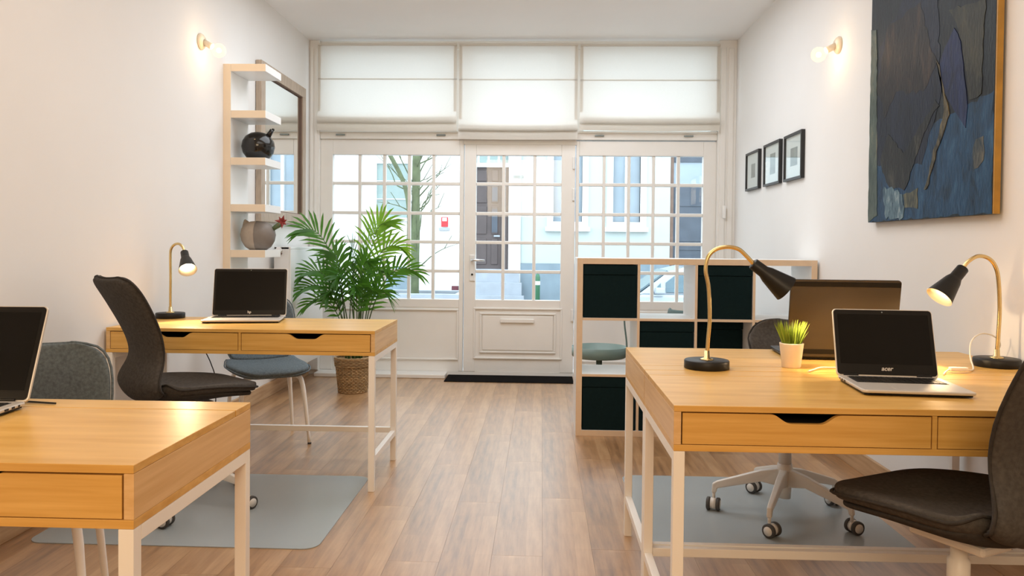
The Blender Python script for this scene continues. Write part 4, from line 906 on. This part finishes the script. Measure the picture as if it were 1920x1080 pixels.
# ------------------------------------------------------------------ outside: street, facades, tree, car
tag(bx('street', M['asphalt'], -14, 14, 7.4, 16.0, -0.9, -0.66), 'grey street outside the shop front', None, None, 'structure')
tag(bx('pavement', M['pave'], -14, 14, 15.8, 18.1, -0.9, -0.52), 'pale pavement along the houses opposite', None, None, 'structure')
FY = 18.0
hs = thing('green_house', 'pale green rendered house opposite with dark doors', 'building', (0, FY, -0.52))
Zs = lambda z: z+0.52
mb = MB(); wall_with_holes(mb, -1.72, 9.0, Zs(0.76), Zs(5.6), 0, 0.4, [(-1.72, -0.74, Zs(0.76), Zs(3.5)), (0.26, 0.92, Zs(1.715), Zs(3.6)), (1.62, 2.24, Zs(1.72), Zs(3.6)), (2.92, 3.75, Zs(0.76), Zs(3.7)), (4.6, 5.3, Zs(1.72), Zs(3.6)), (6.2, 6.9, Zs(1.72), Zs(3.6))]); mb.build('wall', M['render'], hs)
mb = MB(); wall_with_holes(mb, -0.48, 9.0, 0, Zs(0.758), -0.03, 0.4, [(2.92, 3.75, 0.1, Zs(0.758))]); mb.build('plinth', M['plinth'], hs)
bx('pilaster', M['whiterender'], -0.76, -0.48, -0.06, -0.031, 0, Zs(3.6), hs); bx('drain_pipe', M['whiterender'], -0.60, -0.54, -0.11, -0.061, 0, Zs(3.0), hs); bx('pipe_bracket', M['print'], -0.66, -0.42, -0.13, -0.11, Zs(2.70), Zs(2.76), hs)
for x0, x1 in ((0.26, 0.92), (1.62, 2.24), (4.6, 5.3), (6.2, 6.9)):
    wf = MB(); b = 0.07
    wf.box(x0-0.14, x0, -0.05, 0.12, Zs(1.60), Zs(3.75)); wf.box(x1, x1+0.14, -0.05, 0.12, Zs(1.60), Zs(3.75)); wf.box(x0, x1, -0.05, 0.12, Zs(1.60), Zs(1.72)); wf.box(x0, x1, -0.05, 0.12, Zs(3.6), Zs(3.75)); wf.box((x0+x1)/2-0.035, (x0+x1)/2+0.035, 0.03, 0.1, Zs(1.72), Zs(3.6))
    wo = wf.build('window', M['whiterender'], hs)
    bx('pane', M['bluepane'], x0, (x0+x1)/2-0.036, 0.10, 0.13, Zs(1.72), Zs(3.6), wo); bx('pane', M['bluepane'], (x0+x1)/2+0.036, x1, 0.10, 0.13, Zs(1.72), Zs(3.6), wo)
    bx('sill', M['whiterender'], x0-0.18, x1+0.18, -0.12, 0.0, Zs(1.50), Zs(1.598), wo)
# dark panelled entrance door
dd = bx('entrance_door', M['olddoor'], -1.70, -0.74, 0.08, 0.14, Zs(0.62), Zs(2.96), hs)
for x0, x1 in ((-1.66, -1.24), (-1.20, -0.98)):
    for z0, z1 in ((0.72, 1.32), (1.42, 2.06), (2.14, 2.56), (2.64, 2.90)):
        bx('door_panel', M['olddoor'], x0+0.04, x1-0.03, 0.055, 0.08, Zs(z0), Zs(z1), dd, 0.012)
for z0, z1 in ((1.46, 2.0), (2.18, 2.50)): bx('door_pane', M['slate'], -1.15, -1.02, 0.045, 0.056, Zs(z0), Zs(z1), dd)
bx('letter_plate', M['step'], -1.10, -0.96, 0.03, 0.056, Zs(1.36), Zs(1.40), dd)
bx('door_post', M['olddoor'], -0.92, -0.74, 0.02, 0.07, Zs(0.62), Zs(2.96), dd); bx('door_head', M['whiterender'], -1.70, -0.74, 0.0, 0.10, Zs(2.96), Zs(3.05), hs)
fl_ = bx('fanlight', M['whiterender'], -1.70, -0.74, 0.10, 0.14, Zs(3.05), Zs(3.5), hs)
for k in range(4): bx('pane', M['shutter'], -1.68+k*0.235, -1.50+k*0.235, 0.085, 0.10, Zs(3.07), Zs(3.46), fl_)
for k in range(4): bx('step', M['step'], -1.75+0.0*k, -0.50+0.06*k, -0.14-0.26*k, -0.03 if k == 0 else -0.141-0.26*(k-1), 0, Zs(0.60-0.28*k), hs)
bx('landing', M['step'], -1.72, -0.762, -0.029, 0.4, 0, Zs(0.615), hs)
# slate door at right
sd_ = bx('slate_door', M['slate'], 3.00, 3.75, 0.08, 0.14, 0.12, Zs(2.55), hs)
for z in (0.9, 1.1, 1.3, 1.9, 2.1): bx('door_rib', M['slate'], 3.06, 3.70, 0.06, 0.08, Zs(z), Zs(z+0.05), sd_)
bx('door_post', M['brownedge'], 2.92, 3.0, 0.03, 0.14, 0.12, Zs(3.7), sd_); bx('fanlight', M['bluepane'], 3.0, 3.75, 0.09, 0.12, Zs(2.56), Zs(3.1), hs); bx('transom', M['slate'], 3.0, 3.75, 0.06, 0.14, Zs(3.1), Zs(3.7), hs)
wh = thing('white_house', 'bright white rendered house opposite behind the bare tree', 'building', (0, FY, -0.52))
mb = MB(); wall_with_holes(mb, -12, -1.722, 0, Zs(5.6), 0, 0.4, [(-3.82, -3.08, Zs(1.78), Zs(3.03)), (-6.4, -5.6, Zs(1.78), Zs(3.03)), (-3.66, -3.0, Zs(0.1), Zs(0.65))]); mb.build('wall', M['whiterender'], wh)
for x0, x1 in ((-3.82, -3.08), (-6.4, -5.6)):
    wo = bx('window', M['shutter'], x0, x1, 0.04, 0.1, Zs(1.78), Zs(3.03), wh); bx('sill', M['whiterender'], x0-0.1, x1+0.1, -0.08, -0.001, Zs(1.70), Zs(1.78), wh)
    for k in range(1, 3): bx('window_bar', M['whiterender'], x0, x1, 0.02, 0.04, Zs(1.78+k*0.42), Zs(1.80+k*0.42), wo)
bx('cellar_window', M['plinth'], -3.66, -3.0, 0.03, 0.1, Zs(0.1), Zs(0.65), wh)
sg = bx('wall_sign', M['red'], -2.31, -2.155, FY-0.03, FY-0.002, 1.58, 1.80); tag(sg, 'small red and white plate on the white house wall', 'sign')
bx('sign_face', M['whiterender'], -2.285, -2.18, FY-0.034, FY-0.03, 1.71, 1.785, sg); bx('sign_foot', M['step'], -2.36, -2.12, FY-0.06, FY-0.002, 1.50, 1.56, sg)
mx_ = bx('meter_box', M['maroon'], -2.05, -1.90, FY-0.10, FY-0.002, -0.08, 0.22); tag(mx_, 'small maroon box at the foot of the white house wall', 'box'); bx('box_door', M['maroon'], -2.03, -1.92, FY-0.11, FY-0.10, -0.05, 0.19, mx_, 0.004)
# tree
tr = thing('street_tree', 'bare young tree with mossy trunk outside the left window', 'tree', (-1.95, 12.0, -0.66))
T = lambda x, z, y=0: (x+1.95, y, z+0.66)
MB().tube(smooth_path([T(-1.95, 0.365), T(-1.95, 0.8), T(-1.94, 1.6), T(-1.93, 2.6), T(-1.90, 3.6), T(-1.95, 4.6)], 4), [0.09]+[0.072]*8+[0.062]*8+[0.05]*4, 10).build('trunk', M['bark'], tr)
MB().tube(smooth_path([T(-2.06, 1.0, 0.03), T(-2.03, 1.6, -0.05), T(-2.09, 2.05, -0.1), T(-2.30, 2.5, -0.15), T(-2.6, 3.0, -0.2), T(-2.8, 3.6, -0.2)], 4), 0.034, 8).build('branch', M['bark'], tr)
for i in range(26):
    z = random.uniform(0.7, 3.2); s_ = random.choice((-1, 1)); a = random.uniform(-1.3, 1.3); L = random.uniform(0.35, 1.0); x = -1.95+s_*0.03; up = random.uniform(0.2, 1.3)
    p = [Vector(T(x, z))]
    for k in range(1, 5): p.append(p[-1]+Vector((s_*math.cos(a)*L*0.25*random.uniform(0.3, 1.1), math.sin(a)*L*0.25, L*0.25*up*random.uniform(0.5, 1.4))))
    mb = MB(); mb.tube(smooth_path(p, 3), [0.0125*(1-0.065*k) for k in range(13)], 5)
    for q in p[2:4]: mb.tube([q, q+Vector((s_*random.uniform(-.05, .2), random.uniform(-.1, .1), random.uniform(0.02, 0.25)))], [0.006, 0.004], 4)
    mb.build('twig', M['bark'], tr)
pb = thing('planter_box', 'low blue-grey stone planter around the street tree', 'planter', (-1.95, 12.0, -0.66))
for a in ((-0.75, 0.75, -0.5, -0.42), (-0.75, 0.75, 0.42, 0.5), (-0.75, -0.67, -0.42, 0.42), (0.67, 0.75, -0.42, 0.42)): bx('planter_wall', M['step'], a[0], a[1], a[2], a[3], 0, 1.10, pb, 0.01)
bx('soil', M['soil'], -0.67, 0.67, -0.42, 0.42, 0.001, 1.02, pb)
# bollard
bo = thing('bollard', 'green bollard with white band on the pavement opposite', 'bollard', (-0.072, 16.5, -0.52))
MB().lathe([(0, 0), (0.05, 0), (0.05, 1.02), (0.035, 1.08), (0, 1.10)], 14).build('post', M['bollard'], bo); MB().lathe([(0.052, 0.86), (0.053, 0.87), (0.053, 0.93), (0.052, 0.94)], 14).build('band', M['whiterender'], bo)
# car
ca = thing('parked_car', 'silver car parked across the street, seen through the shelf', 'car', (1.55, 14.6, -0.66))
prof = [(-0.55, 0.30), (-0.62, 0.55), (-0.50, 0.78), (0.22, 0.98), (0.72, 1.40), (1.0, 1.475), (2.2, 1.47), (2.75, 1.28), (3.3, 0.98), (3.42, 0.60), (3.38, 0.30)]
mb = MB(); mb.prism([(-0.55, 0.30), (-0.62, 0.55), (-0.50, 0.80), (0.22, 0.99), (3.3, 1.0), (3.42, 0.62), (3.38, 0.30)], 'y', -0.85, 0.85); mb.build('body', M['carpaint'], ca, 0.05, seg=3)
mb = MB(); g = []
for x, z, y in ((0.15, 0.98, 0.80), (0.72, 1.40, 0.68), (1.0, 1.475, 0.62), (2.2, 1.47, 0.62), (2.75, 1.30, 0.66), (3.15, 0.98, 0.78)): g.append([mb.bm.verts.new((x, -y, z)), mb.bm.verts.new((x, y, z))])
for i in range(len(g)-1): mb.bm.faces.new((g[i][0], g[i][1], g[i+1][1], g[i+1][0]))
mb.bm.faces.new([v[0] for v in g]); mb.bm.faces.new([v[1] for v in g][::-1]); mb.bm.faces.new((g[0][0], g[-1][0], g[-1][1], g[0][1])); mb.build('cabin', M['carpaint'], ca, 0.03, seg=2)
def sidewin(name, pts, yb=0.78, yt=0.66):
    mb = MB(); V = []
    for off in (-0.022, 0.0):
        V.append([mb.bm.verts.new((x, -(yb+(yt-yb)*(z-1.0)/0.45)+off, z)) for x, z in pts])
    mb.bm.faces.new(V[0]); mb.bm.faces.new(V[1][::-1]); n = len(pts)
    for i in range(n): mb.bm.faces.new((V[0][i], V[1][i], V[1][(i+1) % n], V[0][(i+1) % n]))
    return mb.build(name, M['carglass'], ca)
sidewin('side_window', [(0.42, 1.03), (0.55, 1.03), (0.55, 1.19), (0.50, 1.14)], 0.80, 0.66); sidewin('side_window', [(0.64, 1.03), (1.30, 1.03), (1.30, 1.40), (1.0, 1.40), (0.80, 1.32), (0.64, 1.20)], 0.80, 0.66); sidewin('side_window', [(1.40, 1.03), (2.35, 1.03), (2.20, 1.39), (1.40, 1.40)], 0.80, 0.66)
mb = MB(); V = [mb.bm.verts.new(p) for p in ((0.17, -0.70, 1.03), (0.17, 0.70, 1.03), (0.69, 0.60, 1.40), (0.69, -0.60, 1.40))]; mb.bm.faces.new(V); o = mb.build('windscreen', M['carglass'], ca); s = o.modifiers.new('thickness', 'SOLIDIFY'); s.thickness = 0.03; s.offset = 0
bx('door_handle', M['black'], 1.12, 1.28, -0.875, -0.85, 0.90, 0.93, ca); MB().box(0.42, 0.60, -1.0, -0.86, 1.0, 1.12).build('wing_mirror', M['carpaint'], ca, 0.03)
for x in (0.25, 2.65):
    for y in (-0.80, 0.80):
        wl = MB(); wl.lathe([(0, -0.09), (0.30, -0.09), (0.31, -0.06), (0.31, 0.06), (0.30, 0.09), (0, 0.09)], 24, mat=Matrix.Translation((x, y, 0.31)) @ Matrix.Rotation(PI/2, 4, 'X')); wl.build('wheel', M['tyre'], ca)
